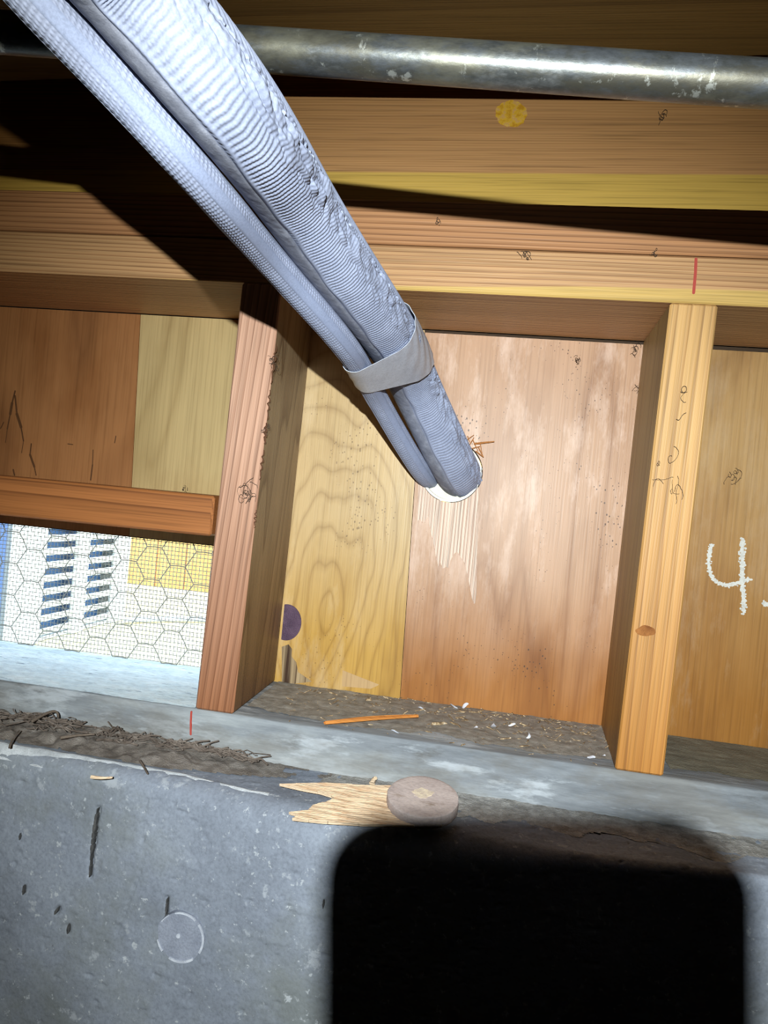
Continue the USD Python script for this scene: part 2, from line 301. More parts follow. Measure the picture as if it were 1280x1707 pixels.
M_sill = mottled('weathered_sill', [(.3, lin(104, 108, 114)), (.46, lin(134, 138, 144)), (.56, lin(152, 156, 160)), (.7, lin(172, 174, 176))], scale=22., detail=9., bump=.7, dist=.002, aniso=(.16, 1, 1), fine=160., roughness=.72, spec=.15, rough=.9,
                 patch=[(lin(186, 191, 198), 40., .54, .62, .7, (.25, 1, 1)), (lin(88, 86, 84), 34., .58, .68, .75, (.3, 1, 1)), (lin(112, 106, 98), 12., .52, .62, .5, (.4, 1, 1))])
M_dust = mottled('sill_dust', [(.3, lin(126, 120, 112)), (.5, lin(152, 146, 138)), (.7, lin(176, 170, 162))], scale=90., detail=7., bump=.9, dist=.002)
M_pipe = mottled('galvanised_pipe', [(.3, lin(66, 69, 73)), (.45, lin(104, 108, 114)), (.55, lin(80, 82, 82)), (.7, lin(126, 128, 130))], scale=34., detail=9., rough=.4, bump=.25, dist=.0006, aniso=(.5, 1, 1), fine=420., roughness=.72, metallic=.7, spec=.4, rough_ramp=(.28, .48),
                 patch=[(lin(92, 88, 76), 44., .48, .58, .75, (.4, 1, 1)), (lin(178, 180, 176), 110., .60, .66, .75, (1, 1, .35)), (lin(128, 126, 112), 30., .5, .6, .6, (.5, 1, 1))])
M_dirt = mottled('crawl_dirt', [(.3, lin(60, 48, 38)), (.6, lin(96, 80, 64))], scale=25., bump=.8, dist=.01)
M_void = plain('crawl_concrete_far', lin(96, 94, 90), .9)
M_subfloor = plain('subfloor_board', lin(120, 92, 60), .8)
print('materials ok')

# ------------------------------------------------------------------ setting: wall, foundation, sill, enclosure
H, T, D = .4082, .0409, .14
HOLE = hit(752, 787, y=0); HR = .0335
ZV = .1455                                  # top of the vent opening in the sheathing
wall = thing('wall_back', 'plywood sheathing between the studs with a sawn round hole', loc=(.2, 0, 0), kind='structure')
sheet = sbox(-.9, -.004, 1.3, H-.0006).difference(sbox(-.95, -.05, .018, ZV)).difference(Point(HOLE[0], HOLE[2]).buffer(HR, 48))
part('sheathing_core', plate_xz(sheet, 0, .012), M_core, wall)
tear_px = [(697, 800), (696, 868), (701, 866), (704, 872), (709, 868), (714, 860), (716, 878), (722, 905), (727, 930), (731, 946), (734, 938), (738, 948), (743, 945), (748, 947), (751, 934), (755, 926), (758, 922), (762, 920), (767, 928), (774, 938), (780, 962), (784, 984), (787, 999), (790, 1007), (792, 1005), (794, 985), (795, 930), (797, 860), (797, 800)]
tear = px_poly(tear_px, -.001).difference(Point(HOLE[0], HOLE[2]).buffer(HR))
hole2 = Point(HOLE[0], HOLE[2]).buffer(HR+.0008, 48)
XA = lambda z: np.interp(z, [0, .45], [hit(220, 815, y=0)[0] + 0.002, hit(235, 530, y=0)[0]])
xa0, xa1 = hit(220, 815, y=0), hit(235, 530, y=0)
j0, j1 = hit(668, 1150, y=0), hit(708, 560, y=0)
def strip(l0, l1, r0, r1, z0, z1):
    f = lambda a, b, z: a[0] + (b[0]-a[0])*(z-a[2])/(b[2]-a[2])
    return Polygon([(f(l0, l1, z0), z0), (f(r0, r1, z0), z0), (f(r0, r1, z1), z1), (f(l0, l1, z1), z1)])
V = lambda x: (np.array([x, 0, 0.]), np.array([x, 0, 1.]))
gap = .0003
sh = lambda p, d: (p[0] + np.array([d, 0, 0]), p[1] + np.array([d, 0, 0]))
JA, JD = (xa0, xa1), (j0, j1)
vt, y0, y1 = H-.0012, -.0013, 0.0
part('veneer', plate_xz(strip(*V(-.9), *sh(JA, -gap), ZV+.001, vt), y0, y1), M_ven_a, wall, 'red-brown plywood veneer in the left bay')
part('veneer', plate_xz(strip(*sh(JA, gap), *V(.02), ZV+.001, vt), y0, y1), M_ven_b, wall, 'pale yellow plywood veneer beside the left stud')
part('veneer', plate_xz(strip(*V(.021), *sh(JD, -gap), -.003, vt).difference(hole2).difference(tear), y0, y1), M_ven_c, wall, 'tan plywood veneer left of the hole')
part('veneer', plate_xz(strip(*sh(JD, gap), *V(.415), -.003, vt-.0025).difference(hole2).difference(tear), y0, y1), M_ven_d, wall, 'reddish plywood veneer right of the hole')
part('veneer', plate_xz(strip(*V(.416), *V(1.3), -.003, vt-.0035), y0, y1), M_ven_e, wall, 'olive-brown plywood veneer with the chalk four')
# torn strip under the hole: ridged raw wood a millimetre below the face
tx0, tz0, tx1, tz1 = tear.bounds
ms = []
xs = np.arange(tx0, tx1, .0016)
for k, xq in enumerate(xs):
    g = tear.intersection(sbox(xq, tz0-1, xq+.0016, tz1+1))
    if not g.is_empty and g.area > 1e-7: ms.append(plate_xz(g, -.0002-.0007*((k*7) % 5)/4, .0))
part('torn_wood', cat_(ms), M_raw, wall, 'pale raw wood where the veneer tore away below the hole', kind='stuff')
# fibres standing out at the upper right rim of the hole
fib = []
for a, b, w in [((790, 740), (824, 736), .0022), ((793, 752), (806, 762), .0016), ((783, 741), (790, 729), .0012), ((786, 748), (800, 744), .0012), ((797, 745), (806, 762), .0013), ((776, 735), (790, 725), .001), ((800, 738), (804, 758), .001), ((788, 733), (797, 752), .0011), ((779, 727), (783, 737), .001)]:
    p, q = hit(*a, y=-.003), hit(*b, y=-.006)
    fib.append(tube(np.array([p, (p+q)/2 + [0, -.001, 0], q]), [w*.5, w*.45, w*.25], 5))
part('torn_fibre', cat_(fib), M_fibre, wall, 'brown wood fibres sticking out at the upper right of the hole', kind='stuff')
# round purple plug in the veneer next to the left stud
pc = hit(478, 1037, y=0)
a = np.linspace(0, 2*np.pi, 40, endpoint=False)
plug = Polygon(np.stack([pc[0] + .0175*np.cos(a), pc[2] + .0205*np.sin(a)], 1)).intersection(sbox(.05, -1, 1, 1) if False else sbox(pc[0]-.004, -1, 1, 1))
part('plug', plate_xz(plug, -.0022, -.0008), mottled('purple_plug', [(.3, lin(66, 46, 66)), (.7, lin(96, 72, 92))], scale=60., rough=.5), wall, 'dark purple round plug low beside the left stud')
# rotted patch at the very foot of that veneer
rot = px_poly([(470, 1078), (481, 1074), (487, 1082), (486, 1094), (494, 1104), (497, 1120), (520, 1136), (470, 1142)], -.001)
part('split_corner', plate_xz(rot, -.0017, -.0008), wood('grey_rot_wood', 'z', lin(170, 146, 112), lin(90, 66, 44), 21, ring=300, center=(0, -.3, 0), stain=(lin(60, 38, 22), 40., .5, .62)), wall, 'grey split wood at the foot of the veneer')
lowp = px_poly([(571, 1117), (632, 1141), (629, 1143), (618, 1148), (570, 1144)], -.001)
part('bare_patch', plate_xz(lowp, -.0016, -.0008), veneer('bare_patch', lin(190, 156, 112), lin(160, 124, 80), 23, lines=3, contrast=.3), wall, 'bare tan patch in the veneer at the sill')
# dark flame-shaped pitch streaks on the brown veneer
M_pitch = plain('pitch_streak', lin(92, 58, 30), .6)
def streak(pts, w, y=-.00155):
    ls = unary_union([LineString([tuple(hit(*pts[i], y=y)[[0, 2]]), tuple(hit(*pts[i+1], y=y)[[0, 2]])]).buffer(w*(.6+.4*math.sin(i*1.7))) for i in range(len(pts)-1)])
    return plate_xz(ls, y, -.0012)
part('pitch_streak', cat_([streak([(25, 652), (20, 672), (17, 690), (12, 715), (9, 738)], .0016), streak([(25, 660), (28, 690), (35, 712), (39, 735), (36, 755)], .0017), streak([(52, 740), (50, 758), (57, 778), (60, 792)], .0013), streak([(155, 750), (154, 775), (151, 800)], .0008), streak([(6, 704), (1, 714)], .001), streak([(22, 783), (24, 792)], .0015), streak([(193, 727), (191, 738)], .0009), streak([(113, 740), (121, 741)], .0009)]), M_pitch, wall, 'dark flame-shaped pitch streaks')

# chalk numeral 4 and a stroke beside it
M_chalk = mottled('chalk', [(.3, lin(214, 210, 202)), (.6, lin(240, 238, 232))], scale=300., rough=.95, bump=.6)
def chalk(pts, w, seed):
    P = np.array([hit(*p, y=-.0015)[[0, 2]] for p in pts]); s = np.linspace(0, 1, 60)
    cs = CubicSpline(np.linspace(0, 1, len(P)), P)(s)
    r = random.Random(seed); out = []
    for i in range(len(cs)-1):
        for _ in range(5):
            c = cs[i] + (cs[i+1]-cs[i])*r.random() + np.array([r.gauss(0, w*.32), r.gauss(0, w*.32)])
            out.append(Point(*c).buffer(w*r.uniform(.14, .34), 2))
        if i % 9 != 4: out.append(LineString([cs[i], cs[i+1]]).buffer(w*.36))
    return unary_union(out)
part('chalk_numeral', plate_xz(unary_union([chalk([(1186, 908), (1182, 925), (1181, 942), (1186, 960), (1196, 971), (1212, 975), (1230, 971), (1251, 965)], .0034, 1), chalk([(1238, 899), (1237, 925), (1237, 950), (1238, 985), (1240, 1022)], .0040, 2)]), -.0017, -.0012), M_chalk, wall, 'white chalk numeral 4')
part('chalk_stroke', plate_xz(chalk([(1272, 1006), (1279, 1008), (1290, 1012), (1302, 1014)], .003, 3), -.0017, -.0012), M_chalk, wall, 'short white chalk stroke at the frame edge')

# exterior siding behind the sheathing
sid = thing('trim_1', 'outer siding board behind the sheathing', loc=(.2, .03, 0), kind='structure')
part('siding_board', plate_xz(sbox(-2.2, -.75, 2.4, .80).difference(sbox(-.95, -.012, .012, ZV+.012)).difference(Point(HOLE[0], HOLE[2]).buffer(HR, 32)), .0125, .03), plain('siding_paint', lin(196, 200, 200), .7), sid)

# foundation: ledge and face as one relief
def foundation():
    xs = np.linspace(-.34, .66, 560)
    prof = [(.0, -.0405), (-.10, -.0405)]
    yy = []
    s_top = np.linspace(0, 1, 60); s_face = np.linspace(0, 1, 210)
    P = []
    for x in xs:
        ye = np.interp(x, [-.34, -.16, .02, .16, .3, .37, .47, .66], [-.195, -.197, -.215, -.236, -.236, -.226, -.213, -.21])
        r = np.interp(x, [-.3, 0, .08, .25, .35, .5], [.012, .016, .024, .024, .010, .006])
        ang = np.linspace(0, np.pi/2, 14)
        top = np.stack([np.linspace(-.10, ye+r, 60), np.full(60, -.041)], 1)
        arc = np.stack([ye+r-r*np.sin(ang), -.041-r+r*np.cos(ang)], 1)[1:]
        face = np.stack([np.full(210, ye) - .002*s_face, np.linspace(-.041-r, -.36, 210)], 1)[1:]
        P.append(np.vstack([top, arc, face]))
    P = np.array(P); n, m = P.shape[:2]
    V = np.stack([np.repeat(xs[:, None], m, 1), P[..., 0], P[..., 1]], -1)
    Nrm = np.cross(np.gradient(V, axis=1), np.gradient(V, axis=0)); Nrm /= np.linalg.norm(Nrm, axis=-1, keepdims=True)
    if Nrm[n//2, 10, 2] < 0: Nrm = -Nrm
    h = .0012*(fbm(V*16, 4, 3)-.5) + .0009*(fbm(V*150, 3, 5)-.5)
    pits = noise(V*190, 9); h -= .0016*np.clip((pits-.80)/.2, 0, 1)
    chips = noise(V*95, 12); h += .0006*np.clip((chips-.76)/.1, 0, 1)
    # long gouge, smaller nicks and a hairline crack
    def groove(px_pts, w, dep):
        nonlocal h
        pts = np.array([hit(*p, y=-.205) for p in px_pts]); d = np.full(V.shape[:2], 9.)
        for a, b in zip(pts[:-1], pts[1:]):
            ab = (b-a)[[0, 2]]; q = V[..., [0, 2]] - a[[0, 2]]; t = np.clip((q@ab)/(ab@ab), 0, 1)
            d = np.minimum(d, np.linalg.norm(q - t[..., None]*ab, axis=-1))
        w_ = w*(.6+.8*noise(V*220, 21)); h -= dep*np.clip(1-d/w_, 0, 1)
    groove([(167, 1345), (163, 1365), (160, 1400), (155, 1430), (153, 1457)], .0026, .005)
    groove([(288, 1486), (287, 1505), (286, 1520)], .0020, .004)
    groove([(37, 1480), (36, 1492)], .0016, .003); groove([(98, 1513), (94, 1522)], .0022, .004); groove([(117, 1540), (116, 1552)], .0022, .003); groove([(556, 1468), (554, 1478)], .0013, .003)
    groove([(255, 1315), (247, 1345), (244, 1380), (246, 1410), (242, 1440), (228, 1480), (212, 1520), (200, 1550)], .0009, .0016)
    h = np.where(V[..., 1] > -.135, 0, h)
    V = V + Nrm*h[..., None]
    V2, F = V.reshape(-1, 3), grid_faces(n, m)
    mesh = trimesh.Trimesh(V2, F, process=False)
    if mesh.face_normals[(n//2)*(m-1)+5][2] < 0: mesh.invert()
    return mesh
fd = thing('wall_foundation', 'grey poured concrete foundation stem wall with a ledge under the sill', loc=(.2, -.2, -.5), kind='structure')
part('concrete_face', foundation(), M_concrete, fd, smooth=True)
part('concrete_base', cat_([bx(-2.2, -.338, -.20, .0, -.72, -.0425), bx(.655, 2.4, -.2095, .0, -.72, -.0418), bx(-.34, .66, -.2135, .0, -.72, -.3575), bx(-.34, .66, -.12, .0, -.40, -.0432)]), M_concrete, fd)
M_scar = mottled('dark_scar', [(.3, lin(58, 58, 60)), (.7, lin(96, 95, 95))], scale=200., bump=.5)
def scar(pts, w, seed):
    P = np.array([hit(*p, y=-.205)[[0, 2]] for p in pts]); c = CubicSpline(np.linspace(0, 1, len(P)), P)(np.linspace(0, 1, 26)); r = np.random.default_rng(seed)
    sh_ = unary_union([LineString([c[i], c[i+1]]).buffer(w*.62*r.uniform(.12, 1.)*math.sin(.35+2.5*i/25)) for i in range(25)])
    ye_ = np.interp(P[:, 0].mean(), [-.16, .02, .16, .3], [-.197, -.215, -.236, -.236]) - .0012
    return plate_xz(sh_, ye_-.0012, ye_+.003)
for q, (pts, w, lab) in enumerate([([(167, 1345), (163, 1370), (158, 1410), (154, 1457)], .0026, 'long dark gouge in the concrete at the left'), ([(289, 1486), (288, 1503), (286, 1520)], .0017, 'short dark gouge above the round patch'), ([(37, 1478), (36, 1493)], .0018, None), ([(98, 1512), (93, 1522)], .0022, None), ([(118, 1538), (116, 1553)], .0022, None), ([(30, 1392), (29, 1402)], .0014, None), ([(555, 1466), (554, 1479)], .0012, None)]):
    part('gouge', scar(pts, w, q), M_scar, fd, lab)
# round tie plug scar
cc = hit(303, 1560, y=-.2205)
ang = np.linspace(0, 2*np.pi, 60, endpoint=False)
rad = .0205*(1+.03*np.sin(3*ang)+.02*np.sin(7*ang+1))
plugp = Polygon(np.stack([cc[0]+rad*np.cos(ang), cc[2]+rad*np.sin(ang)], 1))
M_plugc = mottled('tie_plug', [(.3, lin(128, 133, 148)), (.7, lin(148, 153, 168))], scale=40., bump=.4)
yb = cc[1]
tp = part('tie_plug', plate_xz(plugp, yb-.0022, yb+.004), M_plugc, fd, 'round patched tie hole low on the concrete')
arcs = [plate_xz(Point(cc[0], cc[2]).buffer(.0209, 40).difference(Point(cc[0]-.0004, cc[2]+.0003).buffer(.0194, 40)).intersection(Polygon([(cc[0], cc[2])] + [(cc[0]+.04*math.cos(t), cc[2]+.04*math.sin(t)) for t in np.linspace(a0, a1, 12)])), yb-.0032, yb-.0018) for a0, a1 in [(-.5, .75), (.95, 1.9), (-2.0, -.9), (2.2, 2.6), (3.4, 3.9)]]
part('plug_rim', cat_(arcs + [plate_xz(Point(cc[0]-.002, cc[2]+.001).buffer(.0018), yb-.003, yb-.002)]), mottled('lime_rim', [(.3, lin(168, 173, 186)), (.5, lin(186, 190, 202)), (.7, lin(214, 218, 228))], scale=90.), fd, 'whitish broken rim of the tie hole patch')

# enclosure of the crawl space (the camera never looks there, light bounces in it)
part_ = lambda n, b, m, lab: part('panel', b, m, thing(n, lab, loc=tuple((b.bounds[0]+b.bounds[1])/2), kind='structure'))
part_('wall_left', bx(-2.2, -2.1, -3.2, .03, -.72, .80), M_void, 'far left crawl space wall')
part_('wall_right', bx(2.3, 2.4, -3.2, .03, -.72, .80), M_void, 'far right crawl space wall')
part_('wall_rear', bx(-2.2, 2.4, -3.3, -3.2, -.72, .80), M_void, 'rear crawl space wall behind the camera')
part_('floor', bx(-2.2, 2.4, -3.2, -.20, -.76, -.72), M_dirt, 'dirt floor of the crawl space')
part_('ceiling', bx(-2.2, 2.4, -3.3, .03, .76, .80), M_subfloor, 'underside of the subfloor')

# ------------------------------------------------------------------ framing
def edge(p0, p1, y):  # x of a straight arris as a function of z, read from two photo points on its face plane
    a, b = hit(*p0, y=y), hit(*p1, y=y)
    return lambda z: a[0] + (b[0]-a[0])*(z-a[2])/(b[2]-a[2])
def stud_mesh(el, er, bl, br, z0, z1):
    c = []
    for ef, eb in ((el, bl), (er, br)):
        for y, e in ((-D, ef), (-.0016, eb)):
            for z in (z0, z1): c.append((e(z), y, z))
    return hexa(c, .0016)
L_fl, L_fr, L_br = edge((404, 468), (325, 1183), -D), edge((465, 515), (388, 1190), -D), edge((515, 600), (459, 1130), 0)
L_bl = lambda z: L_br(z) - .039
R_fl, R_fr, R_bl = edge((1117, 507), (1025, 1285), -D), edge((1197, 510), (1105, 1298), -D), edge((1072, 570), (1003, 1195), 0)
R_br = lambda z: R_bl(z) + .039
M_knot = mottled('knot_wood', [(.3, lin(120, 70, 34)), (.7, lin(166, 108, 58))], scale=120., bump=.6)
M_red = plain('red_crayon', lin(172, 66, 56), .8)
M_dark = plain('dark_wane', lin(92, 58, 36), .85)
s1 = thing('stud', 'pinkish rough-sawn stud beside the mesh vent, duct shadow across its top', 'stud', loc=(.02, -.07, 0), group='studs under the top plates')
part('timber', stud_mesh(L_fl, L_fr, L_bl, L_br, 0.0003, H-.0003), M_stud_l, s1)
# dark ragged bark along its right arris
wane = []
for (pa, pb, w) in [((461, 575), (452, 640), .0016), ((450, 650), (446, 700), .0014), ((444, 705), (441, 740), .0024), ((440, 750), (433, 800), .0014), ((427, 850), (424, 880), .0011)]:
    p, q = hit(*pa, y=-D-.0005), hit(*pb, y=-D-.0005); t = np.linspace(0, 1, 14)[:, None]
    pts = p + (q-p)*t + np.stack([.0008*np.sin(t[:, 0]*23)+.0006*np.sin(t[:, 0]*51), 0*t[:, 0], 0*t[:, 0]], 1)
    part('bark_edge', tube(pts, w*.5*(.4+.6*np.sin(np.linspace(.2, 3, 14))), 5), M_dark, s1, 'dark ragged bark on the right arris')
s2 = thing('stud', 'golden rough-sawn stud with a small knot, right of the hole', 'stud', loc=(.41, -.07, 0), group='studs under the top plates')
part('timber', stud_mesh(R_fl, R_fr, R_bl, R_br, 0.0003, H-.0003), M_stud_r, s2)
def blob_xz(px, py, y, rx, rz, dy, seed):
    c = hit(px, py, y=y); a = np.linspace(0, 2*np.pi, 26, endpoint=False); r = 1+.25*(noise(np.stack([np.cos(a)*1.5, np.sin(a)*1.5, a*0], 1)+seed*5.1, seed)-.5)*2
    return plate_xz(Polygon(np.stack([c[0]+rx*r*np.cos(a), c[2]+rz*r*np.sin(a)], 1)), y-dy, y+.001)
part('knot', blob_xz(1076, 1052, -D, .0085, .0050, .0003, 2), M_knot, s2, 'small brown knot')
hb = thing('blocking', 'orange-brown flat blocking timber above the mesh vent', 'blocking', loc=(-.2, -.07, .164))
part('timber', hexa([(x, y, z) for x, zz in ((-.62, (.1625, .2035)), (.0005, (.1655, .2042))) for y in (-D, -.002) for z in zz], .0022), M_header, hb)
pl = thing('top_plate', 'lower top plate resting on the studs, yellow along its bottom edge', 'top plate', loc=(.2, -.07, H), group='double top plate')
part('timber', bx(-.9, 1.3, -D, 0, H, H+T-.0004, .0014), M_plate_lo, pl)
def mark(pts, w, y):
    ls = LineString([tuple(hit(*p, y=y)[[0, 2]]) for p in pts]).buffer(w)
    return plate_xz(ls, y-.0002, y+.0008)
part('crayon_mark', mark([(1160, 432), (1159, 455), (1156, 488)], .0012, -D), M_red, pl, 'red crayon mark')
pl2 = thing('top_plate', 'upper top plate under the rim joist, dark shadow over its top', 'top plate', loc=(.2, -.07, H+T), group='double top plate')
part('timber', bx(-.9, 1.3, -D, 0, H+T+.0004, H+2*T, .0014), M_plate_up, pl2)
rj = thing('rim_joist', 'floor joist along the wall with a yellow round mark', 'joist', loc=(.2, -.05, H+2*T))
k = .1214; JF = lambda x: -.14 + .0425 + k*x
zb = H+2*T+.0003
part('timber', hexa([(x, JF(x)+dy, z) for x in (-.5, 1.0) for dy in (0, .038) for z in (zb, .755)], .0015), M_rim, rj)
def on_joist(px, py):
    d = ray(px, py); t = (-.14+.0425+k*CAM[0]-CAM[1])/(d[1]-k*d[0]); return CAM+t*d
c = on_joist(852, 190); a = np.linspace(0, 2*np.pi, 40, endpoint=False)
ring_r = .0155*(1+.025*np.sin(5*a)+.03*np.sin(11*a+2)+.02*np.sin(17*a))
vv = np.stack([c[0]+ring_r*np.cos(a), 0*a, c[2]+ring_r*.85*np.sin(a)], 1); vv[:, 1] = JF(vv[:, 0])
vv2 = vv - [0, .0004, 0]; cen = np.array([[c[0], JF(c[0])-.0004, c[2]]])
Vr = np.vstack([vv, vv2, cen]); n = 40; i = np.arange(n); j = (i+1) % n
part('paint_mark', (Vr, np.vstack([np.stack([i, j, n+j], 1), np.stack([i, n+j, n+i], 1), np.stack([n+i, n+j, np.full(n, 2*n)], 1)])), mottled('yellow_mark', [(.35, lin(190, 136, 28)), (.5, lin(216, 170, 50)), (.58, lin(204, 158, 96)), (.7, lin(220, 180, 70))], scale=160., bump=.3), rj, 'yellow round mark')
gd = thing('girder', 'dim brown timber overhead behind the metal pipe', 'beam', loc=(.2, -.30, .575))
def lit_edge(px, py):
    j = on_joist(px, py); return LAMP + (j-LAMP)*(.575-LAMP[2])/(j[2]-LAMP[2])
ga, gb = lit_edge(520, 163), lit_edge(1240, 172); gy = lambda x: ga[1] + (gb[1]-ga[1])*(x-ga[0])/(gb[0]-ga[0])
part('timber', hexa([(x, gy(x)+d_, z) for x in (-.38, 1.3) for d_ in (-.20, 0) for z in (.575, .7595)], .002), M_girder, gd)

# sill plate: rough weathered timber, dust on its top
def sill():
    xs = np.linspace(-.9, 1.2, 900)
    prof = np.vstack([np.stack([np.linspace(0, -D+.003, 40), np.zeros(40)], 1), [[-D+.0012, -.0006], [-D, -.003]], np.stack([np.full(26, -D), np.linspace(-.005, -.0415, 26)], 1)])
    n, m = len(xs), len(prof)
    V = np.stack([np.repeat(xs[:, None], m, 1), np.repeat(prof[None, :, 0], n, 0), np.repeat(prof[None, :, 1], n, 0)], -1)
    Nr = np.zeros_like(V); Nr[:, :40, 2] = 1; Nr[:, 40:42] = np.array([0, -.7, .7]); Nr[:, 42:, 1] = -1
    q = V*np.array([14, 60, 60]); h = .0022*(fbm(q, 4, 8)-.55) + .0008*(fbm(V*np.array([60, 260, 260]), 3, 2)-.5)
    h[:, :40] *= .35
    ex = np.exp(-((V[..., 0]-.11)/.06)**2)*np.clip((V[..., 1]+.125)/-.015, 0, 1); V[..., 2] -= .0012*ex*(Nr[..., 2] > .5)
    V = V + Nr*h[..., None]; V[..., 2] = np.minimum(V[..., 2], .0002)
    me = trimesh.Trimesh(V.reshape(-1, 3), grid_faces(n, m), process=False)
    if me.face_normals[5][2] < 0: me.invert()
    return me
sp = thing('sill_plate', 'weathered grey sill plate under the studs, dusty on top', 'sill plate', loc=(.2, -.07, -.041))
part('timber', sill(), M_sill, sp, smooth=True)
def paint_daylight_coat():
    nx, ny = 260, 70; X, Y = np.meshgrid(np.linspace(-.60, -.0005, nx), np.linspace(-.1385, .012, ny), indexing='ij')
    Z = .0006 + .0011*(fbm(np.stack([X*70, Y*150, 0*X], -1), 4, 17)-.35)
    me = trimesh.Trimesh(np.stack([X, Y, Z], -1).reshape(-1, 3), grid_faces(nx, ny), process=False)
    if me.face_normals[0][2] < 0: me.invert()
    return me
part('paint_daylight_coat', paint_daylight_coat(), mottled('flaky_paint_daylight', [(.3, lin(196, 212, 222)), (.55, lin(222, 234, 240)), (.7, lin(232, 240, 244))], scale=60., aniso=(.4, 1, 1), bump=1., dist=.002, fine=300., patch=[(lin(120, 140, 160), 90., .60, .66, .8, (.35, 1, 1))]), sp, 'flaky pale paint on the sill in the vent bay, daylight put into its blue-white colour', smooth=True)  # pale paint whose blue-white colour also carries daylight from the vent
part('crayon_mark', mark([(319, 1187), (318, 1205), (318, 1224)], .0010, -D), M_red, sp, 'red crayon line below the left stud')
print('framing ok')

# ------------------------------------------------------------------ pipe
PA, PB = np.array([.1, -.4579, .4269]), np.array([.5, -.4510, .4033]); PR = .0099
pd = (PB-PA)/np.linalg.norm(PB-PA)
pp = thing('pipe', 'scuffed galvanised metal pipe running across under the joists', 'pipe', loc=tuple(PA))
ts = np.linspace(-1.6, 1.5, 500); P = PA + ts[:, None]*pd
m = tube(P, PR, 40)
part('pipe_body', m, M_pipe, pp, smooth=60)

# ------------------------------------------------------------------ line set: big ribbed sleeve, thin cable sleeve, tape
KN = .91
def kap(z): return KN + (1-KN)*np.clip((np.asarray(z)-.30)/.45, 0, 1)
def kap_at(P): w = (P-CAM)@FW; return kap(np.clip(w/KN, 0, .75) if np.ndim(w) == 0 else w/np.interp(w, [.28, .75], [KN, 1]))
def path(rows, ext, pre=()):
    pts = np.array(list(pre) + [at_depth(*r) for r in rows]); pts = np.vstack([pts, ext])
    s = np.r_[0, np.cumsum(np.linalg.norm(np.diff(pts, axis=0), axis=1))]
    return CubicSpline(s, pts), s
def frames(cs, s):
    P = cs(s); t = cs(s, 1); t /= np.linalg.norm(t, axis=1, keepdims=True)
    mid = int(len(s)*.6); e = CAM - P[mid]; e = e - t[mid]*(e@t[mid]); e /= np.linalg.norm(e)
    E = np.zeros_like(P); cur = e.copy()
    for i in range(mid, len(s)): cur = cur - t[i]*(cur@t[i]); cur /= np.linalg.norm(cur); E[i] = cur
    cur = e.copy()
    for i in range(mid, -1, -1): cur = cur - t[i]*(cur@t[i]); cur /= np.linalg.norm(cur); E[i] = cur
    B = np.cross(t, E); B *= np.sign((B[mid]@RT) - (B[mid]@UP)*0) or 1
    return P, t, E, B
def sm(x, a, b): t = np.clip((x-a)/(b-a), 0, 1); return t*t*(3-2*t)
big_rows = [(a, b, c*float(kap(c))) for a, b, c in [(118, -150, .288), (192, -59, .311), (306, 77, .334), (479, 312, .435), (558, 429, .508), (661, 578, .642), (695, 648, .712)]]
pre_b = np.array([(-.15, -2.2, .60), (-.06, -1.5, .555), (.02, -1.0, .475), (.075, -.70, .43)])
bigR = .0242
g_end = hit(764, 789, y=0)
BC, bs = path(big_rows, [g_end, g_end + [.003, .05, -.004], g_end + [.004, .10, -.006]], pre_b)
cab_rows = [(-45, -125, .262), (36, -28, .279), (150, 95, .305), (267, 222, .331), (448, 429, .447), (572, 572, .553), (625, 657, .665), (664, 725, .724)]
pre_c = pre_b + (at_depth(*cab_rows[0]) - at_depth(*big_rows[0]))*.98
cabR = .0107
c_end = hit(711, 796, y=-.004)
CC, cs_ = path(cab_rows, [c_end, c_end + [.004, .05, .0], c_end + [.004, .10, -.002]], pre_c)
def dense(cs, s, cut_near, step):
    """arc samples: coarse outside the photograph, fine where it shows"""
    a = np.arange(0, cut_near, .012); b = np.arange(cut_near, s[-1], step); return np.r_[a, b]
def swept(P, t, E, B, th, R):
    V = P[:, None, :] + R[..., None]*(np.cos(th)[None, :, None]*E[:, None, :] + np.sin(th)[None, :, None]*B[:, None, :])
    return V
big_near = bs[4]; cab_near = cs_[4]
ss = dense(BC, bs, big_near, .00046)
P, t, E, B = frames(BC, ss)
deg = np.r_[np.linspace(-100, 110, 230, endpoint=False), np.linspace(110, 260, 40, endpoint=False)]; deg = np.where(deg > 180, deg-360, deg); th = np.radians(deg)
S, TH = np.meshgrid(ss, deg, indexing='ij')
q3 = np.stack([S*26, TH/26, 0*S], -1)
wr = sm(TH, 8, 40)*(1-sm(TH, 60, 72))                    # crumpled zone on the upper right
warp = .0042*(fbm(np.stack([S*55, TH/22, 0*S+3], -1), 3, 4)-.5)*wr + .0012*(fbm(q3, 2, 9)-.5)
ph = 2*np.pi*(S + warp*2.0 + .00003*TH)/.0031
rib = (.5+.5*np.sin(ph))
knit = .5+.5*np.sin(2*np.pi*TH/5.0 + np.pi*np.floor(ph/2/np.pi))
h = .00046*rib*(1-.6*wr) + .00018*knit*rib
fold = fbm(np.stack([S*70+TH/26, TH/17, 0*S], -1), 2, 31); h += .0046*np.abs(fold-.5)*2*wr*(.5+noise(np.stack([S*30, TH/40, 0*S], -1), 5))
right = sm(TH, 66, 74); h = h*(1-right) + right*(.0006*(.5+.5*np.sin(2*np.pi*(S/.0040 + TH/14))) + .0002)
back = sm(np.abs(TH), 120, 140)
strip_m = sm(TH, -140, -128)*(1-sm(TH, -36, -30))
h = h*(1-strip_m) - .0002*strip_m
pip = np.exp(-((TH+30+2.*np.sin(S*60)+1.4*np.sin(S*145))/4.0)**2); h = h*(1-pip) + .0011*pip
